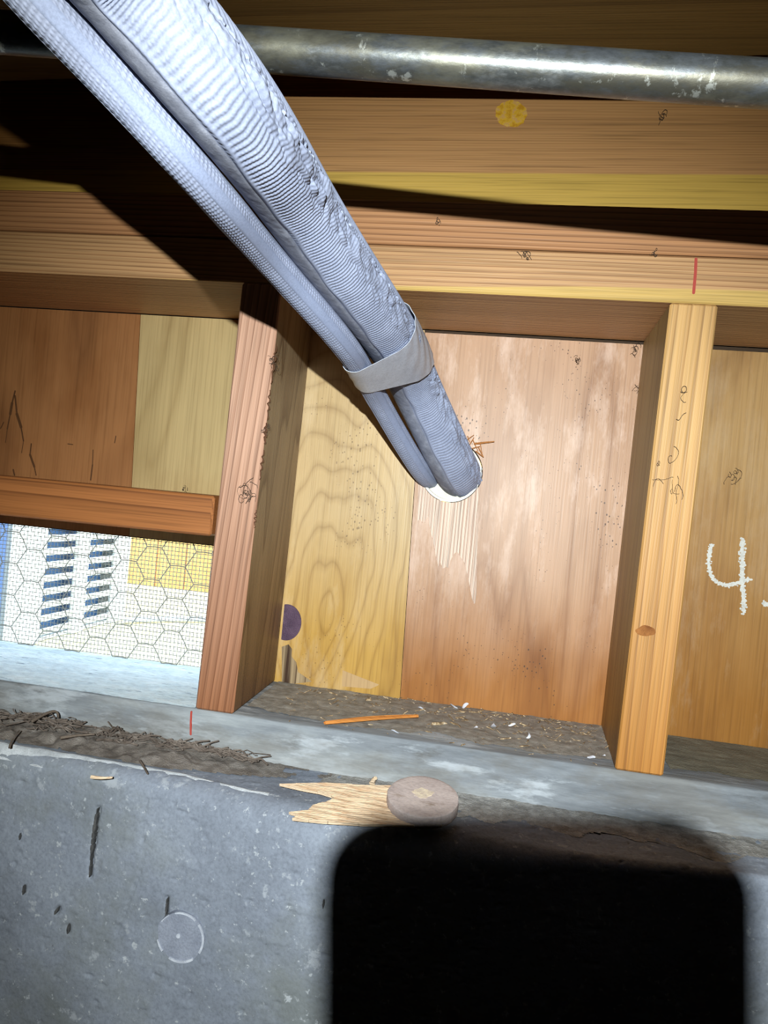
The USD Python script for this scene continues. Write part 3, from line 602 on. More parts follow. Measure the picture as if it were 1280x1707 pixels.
seam = np.exp(-((TH-62-3*np.sin(S*70))/2.2)**2)*(noise(np.stack([S*420, 0*S, 0*S], -1), 6) > .45); h -= .0022*seam
KB = kap_at(P)[:, None]
V = swept(P, t, E, B, th, (bigR - .0006 + h)*KB)
F = grid_faces(len(ss), len(deg), True)
big = trimesh.Trimesh(V.reshape(-1, 3), F, process=False)
if big.volume < 0: big.invert()
M_fab = mottled('woven_sleeve', [(.3, lin(136, 143, 167)), (.7, lin(156, 163, 188))], scale=55., rough=.75, bump=.25, dist=.0006, fine=900., spec=.25)
M_felt = mottled('felt_strip', [(.3, lin(116, 119, 134)), (.55, lin(134, 137, 152)), (.75, lin(160, 163, 178))], scale=110., rough=.9, bump=.5, dist=.0006, fine=1200., spec=.15)
M_smooth = mottled('smooth_band', [(.3, lin(136, 145, 172)), (.7, lin(146, 155, 183))], scale=30., rough=.6, bump=.1, dist=.0004, fine=900., spec=.3)
M_tape = mottled('duct_tape', [(.3, lin(172, 177, 192)), (.7, lin(192, 197, 211))], scale=40., rough=.42, bump=.15, dist=.0006, fine=600., spec=.45)
bl = thing('line_sleeve', 'thick white ribbed insulation sleeve running down into the wall hole', 'insulated pipe', loc=tuple(g_end))
part('woven_cover', big, M_fab, bl, smooth=True)
# felt strip along its left side
dg = np.linspace(-128, -36, 40); TH2 = np.radians(dg)
S2, D2 = np.meshgrid(ss, dg, indexing='ij')
h2 = .0007*np.clip(np.minimum((D2+128), (-36-D2))/5, 0, 1) + .0004*(fbm(np.stack([S2*200, D2/9, 0*S2], -1), 3, 2)-.5) + .0005*np.sin(np.pi*(D2+128)/92)
V = swept(P, t, E, B, TH2, (bigR - .0006 + h2 - .0003)*KB)
fs = trimesh.Trimesh(V.reshape(-1, 3), grid_faces(len(ss), len(dg)), process=False)
if np.einsum('ij,ij->i', fs.face_normals[:4], E[:1]*math.cos(TH2[0]) + B[:1]*math.sin(TH2[0]))[0] < 0: fs.invert()
part('felt_strip', fs, M_felt, bl, 'smooth grey felt strip along the sleeve', smooth=True)

sc = dense(CC, cs_, cab_near, .0007)
P2, t2, E2, B2 = frames(CC, sc)
deg = np.linspace(-180, 180, 150, endpoint=False); S, TH = np.meshgrid(sc, deg, indexing='ij')
rows = sm(TH, -66, -60)*(1-sm(TH, -8, -2)) + sm(TH, 34, 38)*(1-sm(TH, 66, 72))
dots = (.5+.5*np.sin(2*np.pi*(S/.0030 + TH/60)))*(.55+.45*np.sin(2*np.pi*TH/11.))
h = .00055*dots*rows + .0004*sm(TH, -8, -2)*(1-sm(TH, 32, 38)) - .0006*np.exp(-((TH+68)/3)**2) + .0004*np.exp(-((TH+78)/5)**2)
h += .0003*(.5+.5*np.sin(2*np.pi*S/.004))*(sm(np.abs(TH), 100, 110)) + .0005*(fbm(np.stack([S*40, TH/40, 0*S], -1), 2, 3)-.5)
KC = kap_at(P2)[:, None]
V = swept(P2, t2, E2, B2, np.radians(deg), (cabR - .0003 + h)*KC)
cabm = trimesh.Trimesh(V.reshape(-1, 3), grid_faces(len(sc), len(deg), True), process=False)
if cabm.volume < 0: cabm.invert()
cb = thing('cable_sleeve', 'thin white knitted cable sleeve along the left of the thick sleeve', 'cable', loc=tuple(c_end))
part('woven_cover', cabm, M_fab, cb, smooth=True)
dg = np.linspace(-3, 33, 14); S2, D2 = np.meshgrid(sc, dg, indexing='ij')
V = swept(P2, t2, E2, B2, np.radians(dg), (cabR + .0003 + .0003*np.clip(np.minimum(D2+3, 33-D2)/4, 0, 1))*KC)
fs = trimesh.Trimesh(V.reshape(-1, 3), grid_faces(len(sc), len(dg)), process=False)
if fs.face_normals[0] @ (E2[0]) < 0: fs.invert()
part('plain_band', fs, M_smooth, cb, 'plain smooth band along the cable sleeve', smooth=True)

# tape around both, about where the photograph shows it
def nearest_s(cs, s, px, py):
    q = np.linspace(s[5], s[-1], 3000); p = cs(q); d = p-CAM; w = d@FW; u = np.stack([640+FPX*(d@RT)/w, 853.5-FPX*(d@UP)/w], 1)
    return q[np.argmin(np.hypot(u[:, 0]-px, u[:, 1]-py))]
def front_s(px, py):
    q = np.linspace(bs[5], bs[-1], 3000); p = BC(q); tq = BC(q, 1); tq /= np.linalg.norm(tq, axis=1, keepdims=True)
    e = CAM-p; e -= tq*np.einsum('ij,ij->i', e, tq)[:, None]; e /= np.linalg.norm(e, axis=1, keepdims=True)
    d = p+e*bigR-CAM; w = d@FW; u = np.stack([640+FPX*(d@RT)/w, 853.5-FPX*(d@UP)/w], 1)
    return q[np.argmin(np.hypot(u[:, 0]-px, u[:, 1]-py))]
sa, sb = front_s(648, 592), front_s(672, 644)
ca, cb2 = nearest_s(CC, cs_, 590, 600), nearest_s(CC, cs_, 612, 638)
nT = 26; rings = []
for f in np.linspace(0, 1, nT):
    p, q = BC(sa+(sb-sa)*f), CC(ca+(cb2-ca)*f); tt = BC(sa+(sb-sa)*f, 1); tt /= np.linalg.norm(tt)
    e1 = q-p; dist = np.linalg.norm(e1); e1 /= dist; k1 = 1/math.sqrt(max(1-(e1@tt)**2, .2)); e2 = np.cross(tt, e1); e2 /= np.linalg.norm(e2)
    kz = float(kap_at(p))
    el = lambda r_, n_: Polygon([(r_*k1*math.cos(u), r_*math.sin(u)) for u in np.linspace(0, 2*np.pi, n_, endpoint=False)])
    from shapely.affinity import translate
    hull = unary_union([el(bigR*kz+.0024, 80), translate(el(cabR*kz+.0010, 60), dist, 0)]).convex_hull
    L = hull.exterior; pts = np.array([L.interpolate(u, normalized=True).coords[0] for u in np.linspace(0, 1, 120, endpoint=False)])
    wv = 1 + .012*np.sin(np.arange(120)*.9 + f*16) * (.4+.6*np.sin(np.arange(120)*.11)) 
    c0 = np.array([dist*.3, 0]); pts = c0 + (pts-c0)*wv[:, None]
    off = .004*(np.arange(120) % 120)/120*0
    rings.append(p + pts[:, :1]*e1 + pts[:, 1:]*e2)
V = np.vstack(rings); tp_ = trimesh.Trimesh(V, grid_faces(nT, 120, True), process=False)
inner = V.copy(); 
for i in range(nT):
    seg = slice(i*120, i*120+120); c_ = V[seg].mean(0); inner[seg] = c_ + (V[seg]-c_)*.985
Fo = grid_faces(nT, 120, True); nV = len(V)
i = np.arange(120); j = (i+1) % 120; o = (nT-1)*120
caps = np.vstack([np.stack([i, j, nV+j], 1), np.stack([i, nV+j, nV+i], 1), np.stack([o+j, o+i, nV+o+i], 1), np.stack([o+j, nV+o+i, nV+o+j], 1)])
tape = trimesh.Trimesh(np.vstack([V, inner]), np.vstack([Fo, Fo[:, ::-1]+nV, caps]), process=False)
if tape.volume < 0: tape.invert()
single('tape', tape, M_tape, 'grey tape wrapped round both white sleeves', 'tape', smooth=45)

# white sleeve lining the hole and its filling
hp = thing('wall_sleeve', 'white plastic sleeve lining the round hole in the plywood', 'pipe sleeve', loc=tuple(HOLE))
ring = Point(HOLE[0], HOLE[2]).buffer(HR-.0006, 64).difference(Point(HOLE[0], HOLE[2]).buffer(HR-.0032, 64))
part('sleeve_tube', plate_xz(ring, -.0022, .10), plain('white_plastic', lin(226, 222, 206), .5), hp, smooth=30)
part('foam_filling', plate_xz(Point(HOLE[0], HOLE[2]).buffer(HR-.0034, 48), .004, .05), mottled('cream_foam', [(.3, lin(242, 232, 190)), (.6, lin(246, 242, 222))], scale=40., bump=.6), hp, 'cream foam filling inside the sleeve')

# ------------------------------------------------------------------ vent screen: hardware cloth and chicken wire
M_wire = plain('galvanised_wire', lin(138, 138, 132), .5)
def wires(polys, w, y_jit=0):
    return cat_([tube(np.array(p), w, 4, False) for p in polys])
zt0, zt1 = -.006, ZV+.008
hc = [[(x, .0145, zt0), (x, .0145, zt1)] for x in np.arange(-.62, .016, .0046)] + [[(-.62, .0139, z), (.016, .0139, z)] for z in np.arange(zt0+.002, zt1, .0049)]
single('hardware_cloth', wires(hc, .00036), M_wire, 'fine square wire screen across the vent opening', 'wire screen')
# hexagon netting: flat tops, read off the photograph's node pitch
hx, hz = .0620, .0385
polys = []
n0 = hit(98, 895, y=.008)
def hexnode(i, j): return n0[0] + i*hx*.5, n0[2] + (j + (.5 if i % 2 else 0))*hz*-1
for i in range(-12, 8):
    for j in range(-1, 6):
        cx, cz = hexnode(i, j); a = .0190
        L_, R_ = np.array([cx-a*.5, .008, cz]), np.array([cx+a*.5, .008, cz])
        nx, nz = hexnode(i+1, j if i % 2 == 0 else j+1); up = np.array([nx-a*.5, .008, nz])
        nx, nz = hexnode(i+1, j-1 if i % 2 == 0 else j); dn = np.array([nx-a*.5, .008, nz])
        for p, q in ((L_, R_), (R_, up), (R_, dn)):
            if min(p[2], q[2]) < -.004 or max(p[2], q[2]) > ZV+.01 or max(p[0], q[0]) > .018 or min(p[0], q[0]) < -.62: continue
            w = (p+q)/2 + np.array([0, .0006, .0006]); polys.append([p, w, q])
single('chicken_wire', wires(polys, .0006), M_wire, 'hexagonal wire netting over the vent opening', 'wire netting')

# ------------------------------------------------------------------ outdoors through the vent
GZ = -.25
part_('ground', bx(-8, 6, .031, 9, GZ-.2, GZ), mottled('pale_gravel', [(.3, lin(206, 190, 150)), (.7, lin(232, 220, 186))], scale=14., bump=.3), 'sunlit pale ground outside')
XF = -.93
ac = thing('outdoor_unit', 'white louvred outdoor air conditioner seen through the mesh', 'air conditioner', loc=(XF-.2, 1.1, GZ))
M_acw = plain('white_cabinet', lin(236, 236, 228), .5); M_coil = plain('blue_grey_coil', lin(74, 104, 140), .6)
fy = lambda px, py: hit(px, py, x=XF)[1]
yA, yB, yC, yD, yE, yF_ = fy(14, 960), fy(74, 960), fy(127, 960), fy(146, 960), fy(190, 960), fy(213, 960)
zS = [hit(103, v, x=XF)[2] for v in (886.5, 906, 929, 950, 970, 994, 1016, 1038, 1057)]
pitch = (zS[0]-zS[-1])/8; ztop, zbot = .55, GZ+.002
zlo = zS[-1]-pitch*.62
zhi = zS[0]+pitch*6.5
frame = Polygon([(yA, zbot), (yF_, zbot), (yF_, ztop), (yA, ztop)]).difference(sbox(yB, zlo, yC, zhi)).difference(sbox(yD, zlo, yE, zhi))
mf = trimesh.creation.extrude_polygon(frame, .012, engine='earcut'); v = np.array(mf.vertices); mf.vertices = np.stack([XF-.012+v[:, 2], v[:, 0], v[:, 1]], 1)
if mf.volume < 0: mf.invert()
part('side_panel', mf, M_acw, ac)
part('cabinet', cat_([bx(XF-.34, XF-.33, yA, yF_, zbot, ztop), bx(XF-.34, XF-.012, yA, yF_, ztop-.01, ztop), bx(XF-.34, XF-.012, yF_-.01, yF_, zbot, ztop), bx(XF-.34, XF-.012, yA, yA+.01, zbot, ztop), bx(XF-.34, XF-.012, yA, yF_, zbot, zbot+.01)]), M_acw, ac)
part('coil', bx(XF-.06, XF-.05, yB-.005, yE+.005, zlo-.01, zhi+.01), M_coil, ac, 'blue-grey coil behind the louvres')
for ya, yb_ in ((yB, yC), (yD, yE)):
    for q in range(15):
        zc = zS[-1] + pitch*(q+.5)
        a = math.radians(40)
        w, th_ = pitch*.52, .003
        c = []
        for y in (ya, yb_):
            for dx_, dz_ in ((-w*.5, w*.42), (w*.5, -w*.42)): pass
        blade = bx(-.003, .003, ya, yb_, -pitch*.30, pitch*.30, .0008)
        blade.apply_transform(trimesh.transformations.rotation_matrix(a*.8, [0, 1, 0])); blade.apply_translation([XF-.008, 0, zc])
        part('louvre', blade, M_acw, ac)
for q in range(2):
    part('panel_rib', bx(XF-.001, XF+.003, fy(40+20*q, 960), fy(43+20*q, 960), zbot, ztop, .001), M_acw, ac)
# blue bin or sheet left of the unit, fence behind
fn = thing('fence', 'tan board fence lit by sun beyond the vent', 'fence', loc=(-.8, 2.3, GZ))
M_fence = wood('fence_wood', 'z', lin(226, 174, 104), lin(190, 132, 66), 31, ring=160, center=(-1, 1.5, 0), contrast=.5)
for i in range(26):
    x0 = -3.2 + i*.14
    part('fence_board', bx(x0, x0+.134, 2.3, 2.32, GZ, 1.4), M_fence, fn)
part('rail', bx(-3.2, .44, 2.32, 2.36, .4, .48), M_fence, fn); part('rail', bx(-3.2, .44, 2.32, 2.36, 1.1, 1.18), M_fence, fn)
bb = thing('bin', 'blue tub at the left edge beyond the mesh', 'bin', loc=(-1.3, .6, GZ))
M_bin = plain('blue_plastic', lin(70, 100, 150), .45)
yb0 = yA - .07; xb0 = hit(11, 960, y=yb0+.03)[0]
part('tub', bx(xb0-.40, xb0, yb0-.30, yb0+.03, GZ, .14, .01), M_bin, bb); part('rim', bx(xb0-.405, xb0+.004, yb0-.305, yb0+.035, .14, .155, .004), M_bin, bb)
hs = []
q = np.linspace(-.2, 1.2, 30)
p0, p1 = hit(232, 1033, z=GZ+.012), hit(338, 1033, z=GZ+.012)
hs = p0 + (p1-p0)*q[:, None] + np.stack([0*q, .02*np.sin(q*3), 0*q], 1)
single('hose', tube(hs, .009, 8), plain('pale_hose', lin(206, 210, 216), .5), 'pale hose lying on the sunlit ground outside', 'hose', smooth=60)
M_leaf = plain('yellow_leaf', lin(236, 214, 30), .6)
for (lx, ly), lab in (((318, 947), 'upper yellow leaf on the ground beyond the mesh'), ((334, 953), 'lower yellow leaf on the ground beyond the mesh')):
    p = hit(lx, ly, z=GZ+.006); a = np.linspace(0, 2*np.pi, 14, endpoint=False)
    lp = np.stack([p[0]+.020*np.cos(a), p[1]+.05*np.sin(a), p[2]+.004*np.cos(2*a)], 1)
    V = np.vstack([lp, p[None]+[0, 0, .003], lp-[0, 0, .0015], p[None]+[0, 0, .0015]]); n = 14; i = np.arange(n); j = (i+1) % n
    single('leaf', (V, np.vstack([np.stack([i, j, np.full(n, n)], 1), np.stack([n+1+j, n+1+i, np.full(n, 2*n+1)], 1), np.stack([i, n+1+i, j], 1), np.stack([j, n+1+i, n+1+j], 1)])), M_leaf, lab, 'leaf', group='yellow leaves outside the vent')

# ------------------------------------------------------------------ cut-out disc with its torn strip on the ledge
def cutout():
    dc = hit(705, 1326, z=-.021)
    R_ = .0290; Tk = .0105
    tilt = math.radians(-11)                      # leans towards the room
    Rm = trimesh.transformations.rotation_matrix(-tilt, [1, 0, 0])[:3, :3] @ trimesh.transformations.rotation_matrix(math.radians(14), [0, 0, 1])[:3, :3]
    na = 96; a = np.linspace(0, 2*np.pi, na, endpoint=False)
    rr = R_*(1+.006*np.sin(5*a)+.01*(noise(np.stack([np.cos(a)*9, np.sin(a)*9, 0*a], 1), 3)-.5))
    rows = []
    for rf, z in ((.02, 0), (.5, 0.0001), (.9, 0), (.988, -.0002), (1.0, -.0009), (1.008, -.005), (1.0, -Tk+.0012), (.98, -Tk), (.02, -Tk)):
        jit = .0006*(noise(np.stack([np.cos(a)*22, np.sin(a)*22, a*0+z*900], 1), 5)-.5) if rf > .95 else 0
        rows.append(np.stack([(rr*rf+jit)*np.cos(a), (rr*rf+jit)*np.sin(a), np.full(na, z)], 1))
    V = np.vstack(rows); F = grid_faces(len(rows), na, True)
    k = len(V); V = np.vstack([V, [[0, 0, 0], [0, 0, -Tk]]]); i = np.arange(na); j = (i+1) % na; o = (len(rows)-1)*na
    F = np.vstack([F, np.stack([np.full(na, k), j, i], 1), np.stack([np.full(na, k+1), o+i, o+j], 1)])
    me = trimesh.Trimesh(V @ Rm.T + dc, F, process=False)
    if me.volume < 0: me.invert()
    st = [(-.012, .0265), (-.045, .0262), (-.078, .0285), (-.117, .0262), (-.100, .0200), (-.083, .0150), (-.074, .0105), (-.071, .0065), (-.078, .0020), (-.089, -.0035), (-.092, -.0100), (-.107, -.0125), (-.099, -.0160), (-.104, -.0205), (-.080, -.0240), (-.045, -.0268), (-.010, -.0275), (.012, -.0270), (.012, .0265)]
    pol = Polygon(st)
    ms = []
    ys = np.arange(-.030, .030, .0019)
    for q, yq in enumerate(ys):
        g = pol.intersection(sbox(-1, yq, 1, yq+.00195))
        for gg in getattr(g, 'geoms', [g]):
            if gg.is_empty or gg.area < 2e-7 or gg.geom_type != 'Polygon': continue
            e = trimesh.creation.extrude_polygon(gg, .0022+.0006*((q*5) % 4)/3, engine='earcut'); e.apply_translation([0, 0, -Tk+.0003]); ms.append(e)
    s = cat_(ms); s.vertices = np.array(s.vertices) @ Rm.T + dc
    lightp = Polygon([(.0085*math.cos(t)*(1+.12*math.sin(3*t+1)+.10*math.sin(7*t)), .0065*math.sin(t)*(1+.12*math.cos(4*t)+.08*math.sin(9*t))+.003) for t in np.linspace(0, 2*np.pi, 48, endpoint=False)])
    e = trimesh.creation.extrude_polygon(lightp.buffer(0), .0003, engine='earcut'); e.vertices = np.array(e.vertices) @ Rm.T + dc
    return me, s, e, dc
disc, stp, spot_, dc = cutout()
ct = thing('cutout_disc', 'round plywood hole-saw offcut with a torn veneer strip on the ledge', 'wood offcut', loc=tuple(dc))
cd = part('disc', disc, mottled('disc_face', [(.3, lin(158, 140, 136)), (.5, lin(182, 166, 162)), (.7, lin(200, 184, 178))], scale=38., bump=.25, aniso=(.6, 1, 1), patch=[(lin(120, 96, 70), 60., .6, .7, .6, (.4, 1, 1))]), ct, smooth=40)
part('pale_spot', spot_, mottled('pale_spot', [(.35, lin(196, 178, 164)), (.6, lin(226, 208, 182))], scale=200.), cd, 'pale bare spot on the disc face')
part('veneer_strip', stp, M_fresh, ct, 'pale splintered veneer strip attached to the disc')

# orange sliver on the sill plate
pa, pb = hit(541, 1207, z=.002), hit(697, 1196, z=.003)
t_ = np.linspace(0, 1, 24); mid = pa + (pb-pa)*t_[:, None]; mid[:, 2] += .0018*np.sin(t_*3.1) + .0006
wd = .0060*np.sin(np.clip(.35+t_*2.75, 0, 3.14))**.6
side = np.cross((pb-pa)/np.linalg.norm(pb-pa), [0, 0, 1.])
V = np.vstack([np.vstack([m_ + side*w_, m_ + [0, 0, .0022], m_ - side*w_, m_ - [0, 0, .0012]]) for m_, w_ in zip(mid, wd)])
single('sliver', trimesh.Trimesh(V, grid_faces(24, 4, True), process=False).convex_hull if False else (V, grid_faces(24, 4, True)), M_sliver, 'long orange wood sliver lying on the dusty sill plate', 'wood sliver', smooth=40)

# white plastic shavings on the sill plate
M_shav = plain('white_shaving', lin(226, 230, 244), .5)
def shaving(px, py, size, seed):
    r = np.random.default_rng(seed); p = hit(px, py, z=.003)
    n_ = 10; u = np.linspace(0, 1, n_); tw = r.uniform(-2, 2); dirv = r.uniform(0, 6.28)
    c = np.stack([np.cos(dirv+tw*u), np.sin(dirv+tw*u), .5*np.sin(u*3.14)], 1)*size/n_; c = np.cumsum(c, 0); c -= c.mean(0)
    sd = np.stack([-np.sin(dirv+tw*u)*.6, np.cos(dirv+tw*u)*.6, .7+0*u], 1)*size*.16*np.sin(.3+u*2.5)[:, None]
    V = np.vstack([np.vstack([a_-b_, a_+b_, a_+b_+[.0003, -.0004, .0001], a_-b_+[.0003, -.0004, .0001]]) for a_, b_ in zip(c, sd)]) + p
    V[:, 2] = np.maximum(V[:, 2], .0004)
    return (V, grid_faces(n_, 4, True))
for q, (px, py, sz) in enumerate([(822, 1209, .016), (703, 1181, .010), (756, 1177, .010), (775, 1176, .012), (792, 1212, .009), (853, 1208, .008), (881, 1226, .010), (658, 1219, .008), (1006, 1259, .007), (985, 1284, .010)]):
    labs = ['largest white plastic curl on the sill plate', 'white shaving just beyond the tip of the orange sliver', 'white shaving at the plywood foot, left of a pair', 'white shaving at the plywood foot, right of a pair', 'small white shaving left of the largest curl', 'small white shaving right of the largest curl', 'thin white shaving near the front of the sill plate', 'white flake in front of the orange sliver', 'tiny white flake beside the golden stud', 'upright white flake on the sill front edge near the golden stud']
    single('shaving', shaving(px, py if q != 9 else 1262, sz, 100+q), M_shav, labs[q], 'shaving', group='white plastic shavings on the sill plate')

# sawdust and chips over the sill plate
def chips(n_, fn, size, seed, flat=.25):
    r = np.random.default_rng(seed); ms = []
    base = np.array([[-1, -.5, 0], [1, -.4, .1], [.9, .5, 0], [-.8, .4, .1], [-.9, -.4, 1], [.8, -.3, .9], [.7, .4, 1], [-.7, .5, .8]]); Fb = trimesh.convex.convex_hull(base); bv, bf = np.array(Fb.vertices), np.array(Fb.faces)
    Vs, Fs = [], []
    for i in range(n_):
        p = fn(r); s = size*np.exp(r.normal(0, .55)); a_ = r.uniform(0, 6.28)
        q = bv*np.array([s*r.uniform(.6, 2.2), s*r.uniform(.3, .8), s*flat*r.uniform(.5, 2)])
        q = q @ np.array([[math.cos(a_), math.sin(a_), 0], [-math.sin(a_), math.cos(a_), 0], [0, 0, 1]])
        tl = r.normal(0, .25); q[:, 2] += q[:, 0]*tl; q[:, 2] -= q[:, 2].min()
        Vs.append(q+p); Fs.append(bf+i*len(bv))
    return np.vstack(Vs), np.vstack(Fs)
def on_sill(r):
    while True:
        x, y = r.uniform(.07, .40), -abs(r.normal(0, .05))-.003
        if y < -.136: continue
        if r.random() < .35 and x < .15: continue
        return np.array([x, y, .0])
single('sawdust', chips(2600, on_sill, .00085, 1), mottled('saw_dust', [(.3, lin(96, 78, 60)), (.5, lin(140, 116, 88)), (.62, lin(206, 180, 142)), (.75, lin(232, 222, 206))], scale=260., detail=2., bump=.2), 'brown and pale sawdust spread over the sill plate', 'sawdust', kind='stuff')
def dust_layer(x0, x1, y0, y1, z, amp, seed, keep=None):
    nx, ny = int((x1-x0)/.002), int((y1-y0)/.002)
    X, Y = np.meshgrid(np.linspace(x0, x1, nx), np.linspace(y0, y1, ny), indexing='ij')
    q = np.stack([X*90, Y*90, 0*X], -1); ed = keep(X, Y) if keep else 1
    Z = z + amp*(fbm(q, 4, seed)-.25)*ed + np.where(np.asarray(ed) < .05, -.002, 0)
    Vt_ = np.stack([X, Y, Z], -1).reshape(-1, 3); me = trimesh.Trimesh(Vt_, grid_faces(nx, ny), process=False)
    if keep:
        ok = (np.asarray(ed).ravel()[me.faces] > .05).all(1); me.update_faces(ok); me.remove_unreferenced_vertices()
    if me.face_normals[0][2] < 0: me.invert()
    return me
def keep_sill(X, Y):
    e = np.clip((Y+.118+.016*(fbm(np.stack([X*22, 0*X, 0*X], -1), 3, 4)-.5)*2)/.012, 0, 1)
    return e
def not_over(me, boxes):
    c = me.triangles_center; ok = np.ones(len(c), bool)
    for x0, x1, y0, y1 in boxes: ok &= ~((c[:, 0] > x0) & (c[:, 0] < x1) & (c[:, 1] > y0) & (c[:, 1] < y1))
    me.update_faces(ok); me.remove_unreferenced_vertices(); return me
dl = dust_layer(.041, .402, -.136, -.003, .0002, .0022, 3, keep_sill)
single('dust_layer', dl, M_dust, 'brown dust layer on the sill plate between the two studs', 'dust', kind='stuff', smooth=True)
dl2 = dust_layer(.440, .75, -.136, -.003, .0002, .0016, 6, keep_sill)
single('dust_layer', dl2, mottled('olive_dust', [(.3, lin(96, 92, 80)), (.7, lin(136, 130, 114))], scale=50., bump=.8, aniso=(.4, 1, 1)), 'greyish dust on the sill plate right of the golden stud', 'dust', kind='stuff', smooth=True)

# dirt bank and roots on the ledge
def keep_ledge(X, Y):
    yf = np.interp(X, [-.34, -.16, .0, .06, .12, .25, .5], [-.186, -.186, -.190, -.180, -.172, -.168, -.172]) + .008*(fbm(np.stack([X*40, 0*X, 0*X], -1), 3, 8)-.5)
    return np.clip((Y-yf)/.010, 0, 1)*np.clip(np.interp(X, [-.34, .0, .06, .13], [1, 1, .5, 0]) + .5*(fbm(np.stack([X*60, Y*60, 0*X], -1), 3, 41)-.6)*(X > 0), 0, 1)
dl3 = dust_layer(-.34, .14, -.212, -.139, -.0405, .012, 9, keep_ledge)
X_ = np.array(dl3.vertices); X_[:, 2] += .010*np.clip((X_[:, 1]+.175)/.035, 0, 1)*np.interp(X_[:, 0], [-.34, -.1, .02, .08], [1, .8, .35, 0]); dl3.vertices = X_
def keep_sand(X, Y):
    e = np.clip((Y+.186+.030*(fbm(np.stack([X*26, 0*X, 0*X+3], -1), 3, 14)-.5)*2)/.014, 0, 1)
    return e*np.clip((X-.13)/.05, 0, 1)*np.clip((.60-X)/.05, 0, 1)*np.clip(1.6*fbm(np.stack([X*120, Y*120, 0*X], -1), 3, 15)+.15, 0, 1)
dl4 = dust_layer(.13, .62, -.215, -.139, -.0408, .0034, 19, keep_sand)
single('sand_layer', dl4, mottled('ledge_sand', [(.3, lin(128, 124, 118)), (.5, lin(156, 152, 148)), (.7, lin(184, 180, 176))], scale=110., bump=1., fine=700.), 'greyish sand and crumbs on the concrete ledge behind the cut disc and to its right', 'sand', kind='stuff', smooth=True)
single('dirt_bank', dl3, mottled('ledge_dirt', [(.3, lin(104, 96, 90)), (.5, lin(130, 121, 114)), (.7, lin(156, 148, 142))], scale=70., bump=1., dist=.003), 'brown dirt banked on the concrete ledge against the sill plate', 'dirt', kind='stuff', smooth=True)
ms = []
r = np.random.default_rng(5)
for q in range(210):
    x = -.30 + .37*r.random()**1.2; y = -.150 - .022*r.random()*(1 - .5*(x > -.05)); L_ = r.uniform(.008, .04); a_ = r.normal(0, .35); n_ = 6
    u = np.linspace(0, 1, n_)-.5
    z = -.031 + .010*r.random() if x < -.1 else -.033 + .010*r.random()*np.interp(x, [-.1, .07], [1, .3])
    pts = np.stack([x + L_*u*math.cos(a_), y + L_*u*math.sin(a_)*.6 + r.normal(0, .0012, n_), z + r.normal(0, .0012, n_) + L_*u*r.normal(0, .12)], 1)
    ms.append(tube(pts, np.full(n_, r.uniform(.0003, .0009)), 5))
single('root_litter', cat_(ms), mottled('root_bark', [(.3, lin(84, 72, 64)), (.55, lin(116, 104, 96)), (.75, lin(164, 152, 142))], scale=60., bump=.4, fine=500.), 'tangle of dry roots and twigs on the ledge at the left', 'dry roots', kind='stuff')
def tw(pxs, z, rad, name, lab, col, catg='twig'):
    P_ = np.array([hit(*p, z=zz) for p, zz in zip(pxs, z)]); s_ = np.linspace(0, 1, len(P_)); C_ = CubicSpline(s_, P_)(np.linspace(0, 1, 18))
    single(name, tube(C_, rad*np.linspace(1, .6, 18), 7), col, lab, catg, smooth=60, group='loose twigs on the ledge' if catg == 'twig' else None)
M_twig = mottled('twig_bark', [(.3, lin(66, 54, 46)), (.7, lin(128, 114, 102))], scale=90., bump=.4)
tw([(52, 1203), (72, 1192), (90, 1186), (97, 1196)], [-.022, -.018, -.017, -.022], .0017, 'twig', 'thick bent twig on top of the root tangle', M_twig)
tw([(100, 1230), (130, 1226), (158, 1224)], [-.030, -.030, -.030], .0015, 'twig', 'pale straight twig lying in front of the root tangle', M_twig)
tw([(16, 1247), (20, 1235), (32, 1218)], [-.038, -.034, -.030], .0011, 'twig', 'upright pale twig at the left ledge edge', M_twig)
tw([(233, 1268), (240, 1279), (246, 1290)], [-.036, -.037, -.039], .0011, 'twig', 'short twig across the whitish ledge edge', M_twig)
tw([(620, 1306), (623, 1300), (626, 1297)], [-.038, -.036, -.034], .0028, 'wood_crumb', 'tan wood crumb behind the torn strip', M_fresh, 'wood crumb')
tw([(152, 1295), (170, 1297), (187, 1296)], [-.043, -.043, -.043], .0016, 'wood_chip', 'flat yellow chip on the left ledge edge', M_fresh, 'wood chip')
# whitish lime crust along the left ledge edge: a thin raised bead
xs = np.linspace(-.30, .10, 260); ye = np.interp(xs, [-.34, -.16, .02, .16], [-.195, -.196, -.203, -.222])
U = np.linspace(-1, 1, 12)
fade = np.interp(xs, [-.3, .0, .10], [1, 1, 0.15])
Vg = np.stack([np.repeat(xs[:, None], 12, 1), ye[:, None] + .0035 + .007*U[None]*(.7+.6*noise(np.stack([xs*60, 0*xs, 0*xs], 1), 2))[:, None], -.0425 + 0*U[None]+0*xs[:, None]], -1)
dy = Vg[..., 1]-(ye[:, None]+.010); Vg[..., 2] = -.041 - .010 + np.sqrt(np.clip(.010**2-np.minimum(dy, 0)**2, 0, None)) + (.0012*fbm(Vg*160, 3, 4) + .0006)*fade[:, None]*np.clip(1.15-np.abs(U)[None]**3, 0, 1) - .0012*(np.abs(U)[None] > .95)
cr = trimesh.Trimesh(Vg.reshape(-1, 3), grid_faces(260, 12), process=False)
if cr.face_normals[200][2] < 0: cr.invert()
part('lime_crust', cr, mottled('lime_crust', [(.3, lin(170, 174, 180)), (.6, lin(214, 218, 224))], scale=80., bump=.8), fd, 'whitish lime crust along the ledge edge', smooth=True)

